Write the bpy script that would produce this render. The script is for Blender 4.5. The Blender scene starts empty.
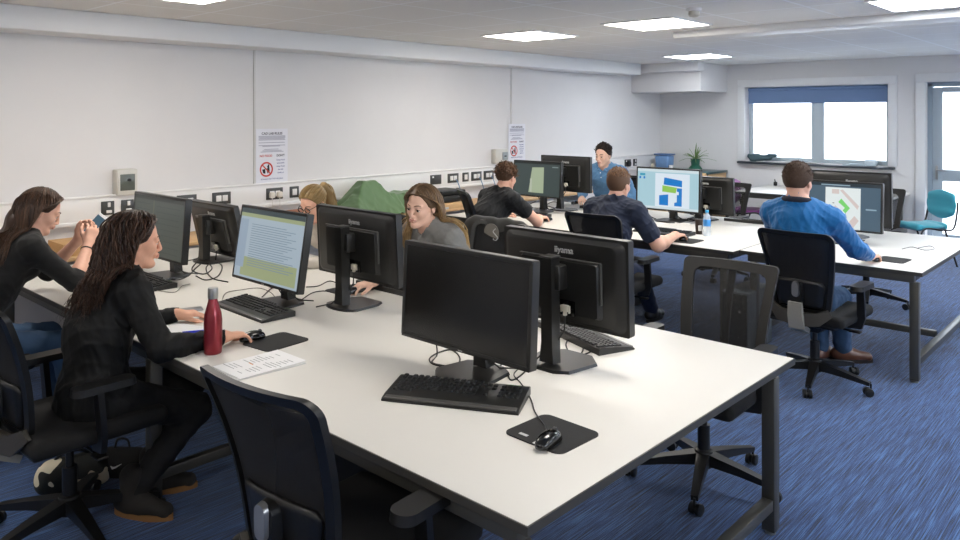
import bpy, bmesh, math, random
import numpy as np
from mathutils import Vector, Matrix, Euler
PI = math.pi
SC = bpy.context.scene
COL = SC.collection
random.seed(7); rng = np.random.default_rng(7)
R = math.radians

# ------------------------------------------------------------------ materials
def lin(c):
    return tuple((v/12.92 if v <= .04045 else ((v+.055)/1.055)**2.4) for v in c)
def rgb(r, g, b): return lin((r/255, g/255, b/255)) + (1,)
MATS = {}
def mat(name, col, rough=.6, metal=0, spec=.5, var=0, vscale=20, bump=0, bscale=200, stretch=None, coat=0, emit=None, estr=0, alpha=None, sheen=0, var2=None):
    if name in MATS: return MATS[name]
    m = bpy.data.materials.new(name); m.use_nodes = True; MATS[name] = m
    nt = m.node_tree; b = nt.nodes['Principled BSDF']
    b.inputs['Base Color'].default_value = rgb(*col)
    b.inputs['Roughness'].default_value = rough
    b.inputs['Metallic'].default_value = metal
    b.inputs['Specular IOR Level'].default_value = spec
    b.inputs['Coat Weight'].default_value = coat
    b.inputs['Sheen Weight'].default_value = sheen
    if emit:
        b.inputs['Emission Color'].default_value = rgb(*emit); b.inputs['Emission Strength'].default_value = estr
    tc = nt.nodes.new('ShaderNodeTexCoord'); src = tc.outputs['Object']
    if stretch:
        mp = nt.nodes.new('ShaderNodeMapping'); mp.inputs['Scale'].default_value = stretch
        nt.links.new(src, mp.inputs[0]); src = mp.outputs[0]
    if var or var2:
        n = nt.nodes.new('ShaderNodeTexNoise'); n.inputs['Scale'].default_value = vscale; n.inputs['Detail'].default_value = 4
        nt.links.new(src, n.inputs['Vector'])
        mx = nt.nodes.new('ShaderNodeMix'); mx.data_type = 'RGBA'
        c1 = rgb(*[max(0, v*(1-var)) for v in col]); c2 = rgb(*(var2 or [min(255, v*(1+var)) for v in col]))
        mx.inputs[6].default_value = c1; mx.inputs[7].default_value = c2
        nt.links.new(n.outputs[0], mx.inputs[0]); nt.links.new(mx.outputs[2], b.inputs['Base Color'])
    if bump:
        n2 = nt.nodes.new('ShaderNodeTexNoise'); n2.inputs['Scale'].default_value = bscale; n2.inputs['Detail'].default_value = 3
        nt.links.new(src, n2.inputs['Vector'])
        bp = nt.nodes.new('ShaderNodeBump'); bp.inputs['Strength'].default_value = bump; bp.inputs['Distance'].default_value = .002
        nt.links.new(n2.outputs[0], bp.inputs['Height']); nt.links.new(bp.outputs[0], b.inputs['Normal'])
    if alpha is not None:
        tr = nt.nodes.new('ShaderNodeBsdfTransparent'); ms = nt.nodes.new('ShaderNodeMixShader')
        ms.inputs[0].default_value = alpha
        nt.links.new(tr.outputs[0], ms.inputs[1]); nt.links.new(b.outputs[0], ms.inputs[2])
        nt.links.new(ms.outputs[0], nt.nodes['Material Output'].inputs[0])
    return m
def emis(name, col, s=1.0):
    return mat(name, (8, 8, 8), .35, emit=col, estr=s)

# ------------------------------------------------------------------ mesh builder
class MB:
    def __init__(s): s.v = []; s.f = []; s.m = []; s.tf = Matrix(); s.mi = 0
    def add(s, vs, fs, mi=None):
        o = len(s.v)
        s.v += [tuple(s.tf @ Vector(v)) for v in vs]
        s.f += [tuple(i+o for i in f) for f in fs]; s.m += [s.mi if mi is None else mi]*len(fs)
        return s
    def box(s, c, d, r=0, seg=2, rot=None, taper=None):
        bm = bmesh.new(); bmesh.ops.create_cube(bm, size=1)
        for v in bm.verts:
            if taper and v.co.z > 0: v.co.x *= taper[0]; v.co.y *= taper[1]
            v.co = Vector((v.co.x*d[0], v.co.y*d[1], v.co.z*d[2]))
        if r > 0:
            bmesh.ops.bevel(bm, geom=bm.edges[:], offset=min(r, min(d)*.49), segments=seg, affect='EDGES', profile=.5)
        M = Matrix.Translation(Vector(c)) @ (Euler(rot).to_matrix().to_4x4() if rot else Matrix())
        bm.verts.index_update()
        s.add([M @ v.co for v in bm.verts], [[v.index for v in f.verts] for f in bm.faces]); bm.free(); return s
    def tube(s, pts, r, seg=8, caps=True, flat=None):
        pts = [Vector(p) for p in pts]; n = len(pts)
        rs = r if isinstance(r, (list, tuple)) else [r]*n
        vs = []; up = None
        for i, p in enumerate(pts):
            t = (pts[min(i+1, n-1)] - pts[max(i-1, 0)])
            if t.length < 1e-9: t = Vector((0, 0, 1))
            t.normalize()
            if up is None:
                up = Vector((0, 0, 1)) if abs(t.z) < .9 else Vector((1, 0, 0))
            a = (up - t*up.dot(t))
            if a.length < 1e-6: a = t.orthogonal()
            a.normalize(); b = t.cross(a); up = a
            for k in range(seg):
                w = 2*PI*k/seg; fa, fb = flat or (1, 1)
                vs.append(p + a*math.cos(w)*rs[i]*fa + b*math.sin(w)*rs[i]*fb)
        fs = []
        for i in range(n-1):
            for k in range(seg):
                k2 = (k+1) % seg
                fs.append((i*seg+k, i*seg+k2, (i+1)*seg+k2, (i+1)*seg+k))
        if caps: fs.append(tuple(range(seg))[::-1]); fs.append(tuple((n-1)*seg+k for k in range(seg)))
        return s.add(vs, fs)
    def bar(s, pts, w, h, up=(0, 0, 1)):          # rectangular section swept along points
        pts = [Vector(p) for p in pts]; n = len(pts); vs = []; U = Vector(up)
        ws = w if isinstance(w, (list, tuple)) else [w]*n; hs = h if isinstance(h, (list, tuple)) else [h]*n
        for i, p in enumerate(pts):
            t = (pts[min(i+1, n-1)] - pts[max(i-1, 0)]).normalized()
            b = t.cross(U); b = b.normalized() if b.length > 1e-6 else t.orthogonal().normalized()
            a = b.cross(t).normalized()
            for x, y in ((-1, -1), (1, -1), (1, 1), (-1, 1)): vs.append(p + b*x*ws[i]/2 + a*y*hs[i]/2)
        fs = []
        for i in range(n-1):
            for k in range(4):
                k2 = (k+1) % 4; fs.append((i*4+k, i*4+k2, i*4+4+k2, i*4+4+k))
        fs += [(3, 2, 1, 0), tuple(n*4-4+k for k in range(4))]
        return s.add(vs, fs)
    def lathe(s, prof, c=(0, 0, 0), seg=24, rot=None):
        M = Matrix.Translation(Vector(c)) @ (Euler(rot).to_matrix().to_4x4() if rot else Matrix())
        vs = []; fs = []; n = len(prof)
        for r, z in prof:
            for k in range(seg):
                w = 2*PI*k/seg; vs.append(M @ Vector((r*math.cos(w), r*math.sin(w), z)))
        for i in range(n-1):
            for k in range(seg):
                k2 = (k+1) % seg; fs.append((i*seg+k, i*seg+k2, (i+1)*seg+k2, (i+1)*seg+k))
        fs.append(tuple(range(seg))[::-1]); fs.append(tuple((n-1)*seg+k for k in range(seg)))
        return s.add(vs, fs)
    def prism(s, pts, z0, z1, axis='z', top=1.0):   # outline extruded along an axis
        n = len(pts); cx = sum(p[0] for p in pts)/n; cy = sum(p[1] for p in pts)/n
        def P(x, y, z):
            return {'z': (x, y, z), 'x': (z, x, y), 'y': (x, z, y)}[axis]
        vs = [P(p[0], p[1], z0) for p in pts] + [P(cx+(p[0]-cx)*top, cy+(p[1]-cy)*top, z1) for p in pts]
        fs = [tuple(range(n))[::-1], tuple(range(n, 2*n))] + [(i, (i+1) % n, (i+1) % n+n, i+n) for i in range(n)]
        return s.add(vs, fs)
    def quad(s, a, b, c, d, mi=None): return s.add([a, b, c, d], [(0, 1, 2, 3)], mi)
def rrect(w, h, r, n=5, cx=0, cy=0):
    o = []
    for sx, sy, a0 in ((1, 1, 0), (-1, 1, 90), (-1, -1, 180), (1, -1, 270)):
        for k in range(n+1):
            a = R(a0 + 90*k/n); o.append((cx+sx*(w/2-r)+r*math.cos(a), cy+sy*(h/2-r)+r*math.sin(a)))
    return o
def mkmesh(name, mb, mats, smooth=None):
    me = bpy.data.meshes.new(name); me.from_pydata(mb.v, [], mb.f); me.update()
    bm = bmesh.new(); bm.from_mesh(me); bmesh.ops.recalc_face_normals(bm, faces=bm.faces[:]); bm.to_mesh(me); bm.free()
    for m in (mats if isinstance(mats, (list, tuple)) else [mats]): me.materials.append(m)
    me.polygons.foreach_set('material_index', mb.m)
    if smooth is not None:
        try:
            me.set_sharp_from_angle(angle=R(smooth))
        except Exception: pass
        me.polygons.foreach_set('use_smooth', [True]*len(me.polygons))
    return me
def obj(name, mb, mats, parent=None, smooth=40, loc=None, rot=None, label=None):
    me = mb if isinstance(mb, bpy.types.Mesh) else mkmesh(name, mb, mats, smooth)
    o = bpy.data.objects.new(name, me); COL.objects.link(o)
    if parent: o.parent = parent
    if loc: o.location = loc
    if rot: o.rotation_euler = rot
    if label: o['label'] = label
    return o
def thing(name, label, cat, loc=(0, 0, 0), rz=0, group=None):
    o = bpy.data.objects.new(name, None); COL.objects.link(o); o.empty_display_size = .1
    o.location = loc; o.rotation_euler = (0, 0, rz)
    o['label'] = label; o['category'] = cat
    if group: o['group'] = group
    return o
def tag(o, label, cat, group=None, kind=None):
    o['label'] = label; o['category'] = cat
    if group: o['group'] = group
    if kind: o['kind'] = kind
    return o
def struct(name, mb, mats, parent=None, smooth=30):
    o = obj(name, mb, mats, parent, smooth)
    if not parent: o['kind'] = 'structure'
    return o
def dup(root, loc, rz, label, group=None):
    kids = {}
    for c in COL.objects: kids.setdefault(c.parent, []).append(c)
    def cp(o, par):
        c = o.copy(); COL.objects.link(c); c.parent = par
        for k in kids.get(o, []): cp(k, c)
        return c
    r = cp(root, None); r.location = loc; r.rotation_euler = (0, 0, rz); r['label'] = label
    if group: r['group'] = group
    return r
def text(body, size, M, ext=.0004, align='CENTER', bold=0, sx=1):
    cu = bpy.data.curves.new('t', 'FONT'); cu.body = body; cu.size = size; cu.extrude = ext; cu.align_x = align; cu.offset = bold
    o = bpy.data.objects.new('t', cu); COL.objects.link(o); bpy.context.view_layer.update()
    me = bpy.data.meshes.new_from_object(o)
    vs = [M @ Vector((v.co.x*sx, v.co.y, v.co.z)) for v in me.vertices]; fs = [tuple(p.vertices) for p in me.polygons]
    bpy.data.objects.remove(o); bpy.data.curves.remove(cu); bpy.data.meshes.remove(me)
    return vs, fs

# ------------------------------------------------------------------ implicit surfaces for bodies, cloth, hair
class Field:
    def __init__(s, h): s.h = h; s.p = []; s.disp = None
    def cap(s, a, b, ra, rb=None, k=.02, w=None, ws=1.0, op='u', infl=0):
        a = np.array(a, float); b = np.array(b, float); rb = ra if rb is None else rb; ra += infl; rb += infl
        w_ = None
        if w is not None: w_ = np.array(w, float); w_ /= np.linalg.norm(w_)
        rr = max(ra, rb)*max(1, ws)
        def fn(X, Y, Z):
            d = b-a
            if w_ is not None:
                da = d@w_; dd = d - w_*da*(1-1/ws)
                px, py, pz = X-a[0], Y-a[1], Z-a[2]
                q = (px*w_[0]+py*w_[1]+pz*w_[2])*(1-1/ws)
                px = px-q*w_[0]; py = py-q*w_[1]; pz = pz-q*w_[2]
            else: dd = d; px, py, pz = X-a[0], Y-a[1], Z-a[2]
            L = max(dd@dd, 1e-12)
            t = np.clip((px*dd[0]+py*dd[1]+pz*dd[2])/L, 0, 1)
            return np.sqrt((px-t*dd[0])**2+(py-t*dd[1])**2+(pz-t*dd[2])**2) - (ra+(rb-ra)*t)
        s.p.append((fn, np.minimum(a, b)-rr, np.maximum(a, b)+rr, k, op)); return s
    def ell(s, c, r, M=None, k=.02, op='u', infl=0):
        c = np.array(c, float); r = np.array(r, float)+infl
        M = np.eye(3) if M is None else np.array(M)      # columns = axes
        def fn(X, Y, Z):
            px, py, pz = X-c[0], Y-c[1], Z-c[2]
            u = px*M[0, 0]+py*M[1, 0]+pz*M[2, 0]; v = px*M[0, 1]+py*M[1, 1]+pz*M[2, 1]; w = px*M[0, 2]+py*M[1, 2]+pz*M[2, 2]
            k0 = np.sqrt((u/r[0])**2+(v/r[1])**2+(w/r[2])**2); k1 = np.sqrt((u/r[0]**2)**2+(v/r[1]**2)**2+(w/r[2]**2)**2)
            return k0*(k0-1)/np.maximum(k1, 1e-6)
        e = np.sqrt((M**2)@(r**2)); s.p.append((fn, c-e, c+e, k, op)); return s
    def cut(s, fn, lo, hi, k=.004): s.p.append((fn, np.array(lo, float), np.array(hi, float), k, 'i')); return s
    def mesh(s, name, mats, smooth_it=1):
        h = s.h
        us = [q for q in s.p if q[4] == 'u']
        lo = np.min([q[1] for q in us], 0)-3*h-.01; hi = np.max([q[2] for q in us], 0)+3*h+.01
        n = np.ceil((hi-lo)/h).astype(int)+1
        ax = [lo[i]+h*np.arange(n[i]) for i in range(3)]
        V = np.full(n, .2, np.float32)
        for fn, l, u, k, op in s.p:
            pad = k+3*h
            i0 = np.clip(np.floor((l-pad-lo)/h).astype(int), 0, n); i1 = np.clip(np.ceil((u+pad-lo)/h).astype(int)+1, 0, n)
            if np.any(i1 <= i0): continue
            sl = tuple(slice(i0[i], i1[i]) for i in range(3))
            X = ax[0][sl[0]][:, None, None]; Y = ax[1][sl[1]][None, :, None]; Z = ax[2][sl[2]][None, None, :]
            d = fn(X, Y, Z).astype(np.float32); A = V[sl]
            if op == 'u': hh = np.clip(.5+.5*(A-d)/k, 0, 1); V[sl] = A*(1-hh)+d*hh-k*hh*(1-hh)
            else:
                if op == 's': d = -d
                hh = np.clip(.5-.5*(A-d)/k, 0, 1); V[sl] = A*(1-hh)+d*hh+k*hh*(1-hh)
        if s.disp:
            I = np.nonzero(np.abs(V) < .03)
            V[I] += s.disp(ax[0][I[0]], ax[1][I[1]], ax[2][I[2]]).astype(np.float32)
        V[0], V[-1] = .2, .2; V[:, 0] = .2; V[:, -1] = .2; V[:, :, 0] = .2; V[:, :, -1] = .2
        return nets(V, lo, h, name, mats, smooth_it)
def nets(V, lo, h, name, mats, smooth_it):
    n = V.shape; S = V < 0; st = np.array([n[1]*n[2], n[2], 1])
    cid = []; pos = []; quads = []
    for a in range(3):
        s0 = [slice(None)]*3; s1 = [slice(None)]*3; s0[a] = slice(0, -1); s1[a] = slice(1, None)
        C = S[tuple(s0)] != S[tuple(s1)]
        I = np.array(np.nonzero(C)).T
        if not len(I): continue
        J = I.copy(); J[:, a] += 1
        v0 = V[I[:, 0], I[:, 1], I[:, 2]]; v1 = V[J[:, 0], J[:, 1], J[:, 2]]
        P = I.astype(float); P[:, a] += v0/(v0-v1)
        b, c = (a+1) % 3, (a+2) % 3
        cells = []
        for db, dc in ((0, 0), (1, 0), (1, 1), (0, 1)):
            K = I.copy(); K[:, b] -= db; K[:, c] -= dc; cells.append(K@st)
            cid.append(cells[-1]); pos.append(P)
        Q = np.stack(cells, 1); fl = v0 < 0
        Q[~fl] = Q[~fl][:, ::-1]; quads.append(Q)
    cid = np.concatenate(cid); pos = np.concatenate(pos); Q = np.concatenate(quads)
    ids, inv = np.unique(cid, return_inverse=True); cnt = np.bincount(inv)
    vs = np.stack([np.bincount(inv, pos[:, i])/cnt for i in range(3)], 1)
    Q = np.searchsorted(ids, Q)
    e = np.concatenate([Q[:, [0, 1]], Q[:, [1, 2]], Q[:, [2, 3]], Q[:, [3, 0]]])
    for it in range(smooth_it):
        acc = np.zeros_like(vs); c = np.bincount(e[:, 0], minlength=len(vs)).astype(float)
        for i in range(3): acc[:, i] = np.bincount(e[:, 0], vs[e[:, 1], i], len(vs))
        vs = vs*.5+.5*acc/np.maximum(c, 1)[:, None]
    vs = vs*h+lo
    me = bpy.data.meshes.new(name); me.vertices.add(len(vs)); me.vertices.foreach_set('co', vs.astype(np.float32).ravel())
    me.loops.add(Q.size); me.loops.foreach_set('vertex_index', Q.ravel().astype(np.int32))
    me.polygons.add(len(Q)); me.polygons.foreach_set('loop_start', np.arange(0, Q.size, 4, dtype=np.int32))
    me.polygons.foreach_set('loop_total', np.full(len(Q), 4, np.int32))
    me.polygons.foreach_set('use_smooth', np.ones(len(Q), bool))
    for m in (mats if isinstance(mats, (list, tuple)) else [mats]): me.materials.append(m)
    me.update(calc_edges=True); me.validate()
    return me
def folds(seed, amp=.004, f=30, aniso=(1, 1, 1)):
    g = np.random.default_rng(seed); K = g.normal(size=(7, 3)); K /= np.linalg.norm(K, axis=1)[:, None]
    K = K*f*g.uniform(.5, 1.6, (7, 1))*np.array(aniso); ph = g.uniform(0, 6.28, 7)
    def fn(X, Y, Z):
        wx = X+.03*np.sin(14*Y+9*Z+seed); wz = Z+.03*np.sin(17*X+11*Y)
        o = 0
        for i in range(7): o = o+(1-np.abs(np.sin(.5*(K[i, 0]*wx+K[i, 1]*Y+K[i, 2]*wz+ph[i]))))**2
        return -amp*(o/7*2.2-.8)
    return fn
# ------------------------------------------------------------------ people
def nrm(v): v = np.array(v, float); return v/max(np.linalg.norm(v), 1e-9)
V3 = lambda *a: np.array(a, float)
def bone2(a, c, l1, l2, pole):
    d = np.linalg.norm(c-a); u = nrm(c-a); d = min(d, (l1+l2)*.995); c = a+u*d
    x = (l1*l1-l2*l2+d*d)/(2*d); h = math.sqrt(max(l1*l1-x*x, 0)); p = np.array(pole, float); p = p-u*(p@u)
    return a+u*x+nrm(p)*h, c
def hair_mat(name, dark, light, tip=None, rough=.42):
    if name in MATS: return MATS[name]
    m = mat(name, dark, rough, spec=.35); nt = m.node_tree; b = nt.nodes['Principled BSDF']
    a = nt.nodes.new('ShaderNodeAttribute'); a.attribute_name = 'lock'
    s = nt.nodes.new('ShaderNodeSeparateColor'); nt.links.new(a.outputs['Color'], s.inputs[0])
    m1 = nt.nodes.new('ShaderNodeMix'); m1.data_type = 'RGBA'; m1.inputs[6].default_value = rgb(*dark); m1.inputs[7].default_value = rgb(*light)
    nt.links.new(s.outputs[0], m1.inputs[0])
    m2 = nt.nodes.new('ShaderNodeMix'); m2.data_type = 'RGBA'; m2.inputs[7].default_value = rgb(*(tip or light))
    nt.links.new(m1.outputs[2], m2.inputs[6]); nt.links.new(s.outputs[1], m2.inputs[0])
    nt.links.new(m2.outputs[2], b.inputs['Base Color']); return m
def locks_mesh(name, locks, mats, tipfade=0):
    """locks: list of (points Nx3, radius, tone)"""
    vs = []; fs = []; cl = []; nv = 0
    for P, r, tone in locks:
        P = np.array(P); n = len(P)
        if n < 3: continue
        T = np.gradient(P, axis=0); T /= np.maximum(np.linalg.norm(T, axis=1)[:, None], 1e-9)
        ref = np.array([.3, .5, .81]); A = np.cross(T, ref); A /= np.maximum(np.linalg.norm(A, axis=1)[:, None], 1e-6); B = np.cross(T, A)
        t = np.linspace(0, 1, n); rr = r*(np.minimum(1, .4+2*t))*np.minimum(1, (1.02-t)*2.2)
        o = nv
        ring = [P+A*(rr*math.cos(w))[:, None]*1.5+B*(rr*math.sin(w))[:, None]*.7 for w in (0, 2*PI/5, 4*PI/5, 6*PI/5, 8*PI/5)]
        nv += n*5; vs.append(np.stack(ring, 1).reshape(-1, 3))
        cl.append(np.stack([np.full(n*5, tone), np.repeat(np.clip((t-tipfade)/(1-tipfade), 0, 1) if tipfade else t*0, 5), np.zeros(n*5), np.ones(n*5)], 1))
        I = (np.arange(n-1)[:, None]*5+np.arange(5)[None]).ravel()+o; K = (np.arange(n-1)[:, None]*5+(np.arange(5)[None]+1) % 5).ravel()+o
        fs.append(np.stack([I, K, K+5, I+5], 1))
    vs = np.concatenate(vs); cl = np.concatenate(cl); fs = np.concatenate(fs)
    me = bpy.data.meshes.new(name); me.from_pydata(vs.tolist(), [], fs.tolist())
    at = me.color_attributes.new('lock', 'FLOAT_COLOR', 'POINT'); at.data.foreach_set('color', cl.astype(np.float32).ravel())
    me.polygons.foreach_set('use_smooth', [True]*len(me.polygons)); me.materials.append(mats); me.update()
    return me
def add_tone(me, tone):
    at = me.color_attributes.new('lock', 'FLOAT_COLOR', 'POINT')
    at.data.foreach_set('color', np.tile(np.array([tone, 0, 0, 1], np.float32), len(me.vertices)))

SKIN = {'pink': mat('skin_pink', (226, 176, 152), .5, spec=.35, var=.04, vscale=40), 'pale': mat('skin_pale', (224, 182, 160), .5, spec=.35, var=.04, vscale=40),
        'warm': mat('skin_warm', (222, 168, 140), .5, spec=.35, var=.05, vscale=40)}
M_LIP = mat('lips', (186, 104, 100), .4); M_BROW = mat('brow_hair', (62, 44, 34), .8); M_EYE = mat('eye_white', (225, 220, 215), .2); M_IRIS = mat('iris', (50, 40, 34), .15)

def person(name, label, P, yaw, head, hyaw, hpitch, hroll, RW, LW, feet, hair, top, bottom, shoes, sex='f', skin='pink', vox=.0055, hands=None, slouch=.03, poles=None, extra=None, knee=None, bw=1.0, hk=1.0, fdir=(None, None), group='people working at the desks'):
    P = V3(*P); head = V3(*head); s = 1.0 if sex == 'f' else 1.07
    F = V3(math.cos(yaw), math.sin(yaw), 0); L = V3(-math.sin(yaw), math.cos(yaw), 0); U = V3(0, 0, 1)
    Hf = V3(math.cos(hyaw)*math.cos(hpitch), math.sin(hyaw)*math.cos(hpitch), math.sin(hpitch))
    Hl = nrm(np.cross(U, Hf)); Hu = np.cross(Hf, Hl)
    Hl, Hu = Hl*math.cos(hroll)+Hu*math.sin(hroll), Hu*math.cos(hroll)-Hl*math.sin(hroll)
    HM = np.stack([Hf, Hl, Hu], 1)
    hs = (1.0 if sex == 'f' else 1.04)*hk
    hp = lambda x, y, z: head+HM@(V3(x, y, z)*hs)
    N = head + nrm(.55*nrm(P-head)+.45*(-U))*.138*hs - F*.022
    dS = nrm(P-N); sw = (.152 if sex == 'f' else .195)*bw; am = (.94 if sex == 'f' else 1.08)*bw
    C1 = N+dS*.11-F*.005; C2 = (N+P)/2 - F*slouch + U*.02; Bl = P+U*.06-F*.01
    SR = N+dS*.055-L*sw; SL = N+dS*.055+L*sw
    O = V3(P[0], P[1], 0)
    pol = poles or {}
    ua, fa = .285*s, .255*s
    RW = V3(*RW); LW = V3(*LW)
    for W, S_ in ((RW, 'R'), (LW, 'L')):
        sh = SR if S_ == 'R' else SL; far = np.linalg.norm(W-sh)-(ua+fa)*.97
        if far > 0:
            if S_ == 'R': SR = SR+nrm(W-SR)*min(far, .09)
            else: SL = SL+nrm(W-SL)*min(far, .09)
    ER, RW = bone2(SR, RW, ua, fa, pol.get('R', -U*.8-L*.5-F*.3)); EL, LW = bone2(SL, LW, ua, fa, pol.get('L', -U*.8+L*.5-F*.3))
    th, sk = .42*s, .41*s
    legs = []
    for sg, ft in ((-1, feet[0]), (1, feet[1])):
        hpj = P+L*sg*.09+F*.02; ank = V3(ft[0], ft[1], .09)
        K, ank = bone2(hpj, ank, th, sk, (knee or F*1.0+U*.8)); fd_ = fdir[0] if sg < 0 else fdir[1]; legs.append((hpj, K, ank, F if fd_ is None else V3(math.cos(fd_), math.sin(fd_), 0)))
    skm = SKIN[skin]
    def torso(f, i=0.0):
        f.ell(P+U*.0, (.125, .165, .12), np.stack([F, L, U], 1), k=.04, infl=i)
        f.cap(Bl, C2, .108*s, .112*s, k=.05, w=L, ws=1.28, infl=i)
        f.cap(C2, C1, .112*s, .108*s, k=.05, w=L, ws=1.36, infl=i)
        f.cap(SR*.8+N*.2+dS*.02, SL*.8+N*.2+dS*.02, .062*s, k=.05, infl=i)
        f.cap(N+U*.02, SR+U*.005, .05*s, .052*s, k=.04, infl=i); f.cap(N+U*.02, SL+U*.005, .05*s, .052*s, k=.04, infl=i)
        if sex == 'f':
            for sg in (-1, 1): f.ell(C1*.62+C2*.38+F*.085+L*sg*.07, (.06, .062, .062), k=.03, infl=i*.6)
        else:
            f.ell(C1*.8+C2*.2+F*.05, (.07, .13, .085), np.stack([F, L, U], 1), k=.04, infl=i)
    def arm(f, S_, E_, W, i=0.0, to=2.0, w=None):
        if to >= 1:
            f.cap(S_, E_, .055*s*am, .043*s*am, k=.03, infl=i); f.cap(E_, E_+(W-E_)*.3*min(1, to-1), .043*s*am, .043*s*am, k=.02, infl=i*.8); f.cap(E_+(W-E_)*.3*min(1, to-1), E_+(W-E_)*min(1, to-1), .043*s*am, (.043*am+(.027-.043*am)*min(1, to-1))*s, k=.02, infl=i*.7)
        else: f.cap(S_, S_+(E_-S_)*to, .055*s*am, (.055-.012*to)*s*am+.006, k=.03, infl=i)
    # ---- body: one continuous surface
    f = Field(vox); torso(f)
    f.cap(N-F*.0, hp(-.022, 0, -.055), .056*s, .054*s, k=.03)
    arm(f, SR, ER, RW); arm(f, SL, EL, LW)
    for hpj, K, ank, ff in legs:
        f.cap(hpj, K, .082*s, .056*s, k=.04); f.cap(K, K+(ank-K)*.4, .055*s, .052*s, k=.03); f.cap(K+(ank-K)*.4, ank, .052*s, .035*s, k=.03)
        f.cap(ank-ff*.03-U*.04, ank+ff*.12-U*.06, .030, .022, k=.03)
    E3 = lambda c, r, k, op='u': f.ell(hp(*c), np.array(r)*hs, HM, k=k, op=op)
    C3 = lambda a, b, ra, rb, k: f.cap(hp(*a), hp(*b), ra*hs, rb*hs, k=k)
    E3((-.012, 0, .032), (.097, .076, .086), .02); E3((.03, 0, -.025), (.058, .0505 if sex == 'f' else .056, .078), .03)
    jw = .045 if sex == 'f' else .056
    for sg in (-1, 1):
        C3((-.002, jw*sg, -.045), (.06, .016*sg, -.093), .018, .015, .025)
        E3((.052, (.032 if sex == 'f' else .036)*sg, -.022), (.03, .025, .026), .02)
        E3((.092, .031*sg, .004), (.014, .015, .011), .012, 's')
        C3((.083, .012*sg, .021), (.072, .045*sg, .022), .009, .008, .012)
        C3((.101, .009*sg, -.034), (.092, .013*sg, -.036), .0070, .006, .008)
        E3((-.008, .077*sg, -.004), (.019, .008, .031), .006); E3((-.004, .087*sg, -.002), (.009, .006, .018), .004, 's')
    C3((.090, 0, .016), (.108, 0, -.028), .0075, .0098, .010)
    E3((.076, 0, -.094), (.02, .02, .018), .02)
    E3((.088, 0, -.056), (.014, .024, .012), .012)
    C3((.100, -.013, -.0535), (.100, .013, -.0535), .0052, .0052, .006); C3((.098, -.012, -.0645), (.098, .012, -.0645), .006, .006, .006)
    for sg in (-1, 1): E3((.0765, .031*sg, .006), (.0135, .0145, .0125), .004)
    # ---- hands
    hd = hands or {}
    for S_, W, E_ in (('R', RW, ER), ('L', LW, EL)):
        h = dict(dir=None, n=(0, 0, -1), curl=.5); h.update(hd.get(S_, {}))
        d = nrm(h['dir'] if h['dir'] is not None else (W-E_)*V3(1, 1, .3)); n_ = V3(*h['n']); n_ = nrm(n_-d*(n_@d)); side = np.cross(n_, d)*(-1 if S_ == 'R' else 1)
        z = s*1.0; fd = d; kn = []
        f.cap(W-d*.015, W+d*.02, .026*z, .024*z, k=.015, w=side, ws=1.15)
        for j, (off, ln, r) in enumerate(((.029, .074, .0086), (.010, .083, .0088), (-.010, .076, .0084), (-.028, .06, .0076))):
            b0 = W+d*.01+side*off*.5*z; b1 = W+d*(.088-(.008 if j in (0, 3) else 0))*z+side*off*z-n_*.004
            f.cap(b0, b1, .0145*z, .0115*z, k=.012); a = 0; p = b1
            for fr, bend in ((.46, .55), (.30, .75), (.24, .5)):
                a += bend*h['curl']*(1+.1*j); q = p+(d*math.cos(a)+n_*math.sin(a)+side*off*(1.6 if a < 1.2 else .2))*ln*fr*z
                f.cap(p, q, r*z, r*z*.93, k=.004); p = q; r *= .95
        t0 = W+d*.02+side*.02*z+n_*.006; t1 = W+d*.055*z+side*.045*z+n_*.014; t2 = t1+nrm(d*.85+side*.35+n_*.25)*.034*z; t3 = t2+nrm(d*1.0+n_*.25-side*.05)*.027*z
        f.cap(t0, t1, .0155*z, .0125*z, k=.012); f.cap(t1, t2, .0115*z, .0098*z, k=.006); f.cap(t2, t3, .0096*z, .0084*z, k=.004)
    def fin(ff, nm, m, par=None, sm=1, lbl=None):
        if s_off: ff = ff
        me = ff.mesh(nm, m, sm) if isinstance(ff, Field) else ff
        me.transform(Matrix.Translation(Vector(-O)))
        o = bpy.data.objects.new(nm, me); COL.objects.link(o)
        if par: o.parent = par
        if lbl: o['label'] = lbl
        return o
    s_off = 0
    body = fin(f, name, skm); body.location = O; tag(body, label, 'person', group)
    # ---- face pieces
    for sg in (-1, 1):
        mb = MB(); mb.lathe([(1e-4, -.0125), (.006, -.011), (.0108, -.006), (.0125, 0), (.0108, .006), (.0076, .0098)], seg=14); mb.mi = 1
        mb.lathe([(.0076, .0098), (.0062, .0108), (.003, .0122), (1e-4, .0126)], seg=14)
        me = mkmesh('eye', mb, [M_EYE, M_IRIS], 60)
        gz = nrm(HM@V3(1, 0, -.25)); zq = Vector(gz).to_track_quat('Z', 'Y').to_matrix().to_4x4()
        me.transform(Matrix.Translation(Vector(hp(.0765, .031*sg, .0015))) @ zq)
        fin(me, 'eye', None, body)
        mb = MB(); mb.tube([hp(.0885, (.031+.0155*q)*sg, .0065-.003*q*q) if abs(q) < .8 else hp(.083, (.031+.0165*q)*sg, .0035) for q in (-1, -.5, 0, .5, 1)], [.0008, .0016, .0019, .0018, .001], 5)
        fin(mkmesh('eyelash', mb, M_BROW, 60), 'eyelash', None, body)
        mb = MB(); mb.tube([hp(.0955, .013*sg, .024), hp(.0935, .025*sg, .0295), hp(.086, .038*sg, .0305), hp(.074, .05*sg, .0245)], [.003, .0036, .0031, .0014] if sex == 'm' else [.002, .0028, .0022, .001], 6, flat=(1, .8))
        fin(mkmesh('eyebrow', mb, hair.get('brow', M_BROW), 60), 'eyebrow', None, body)
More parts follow.
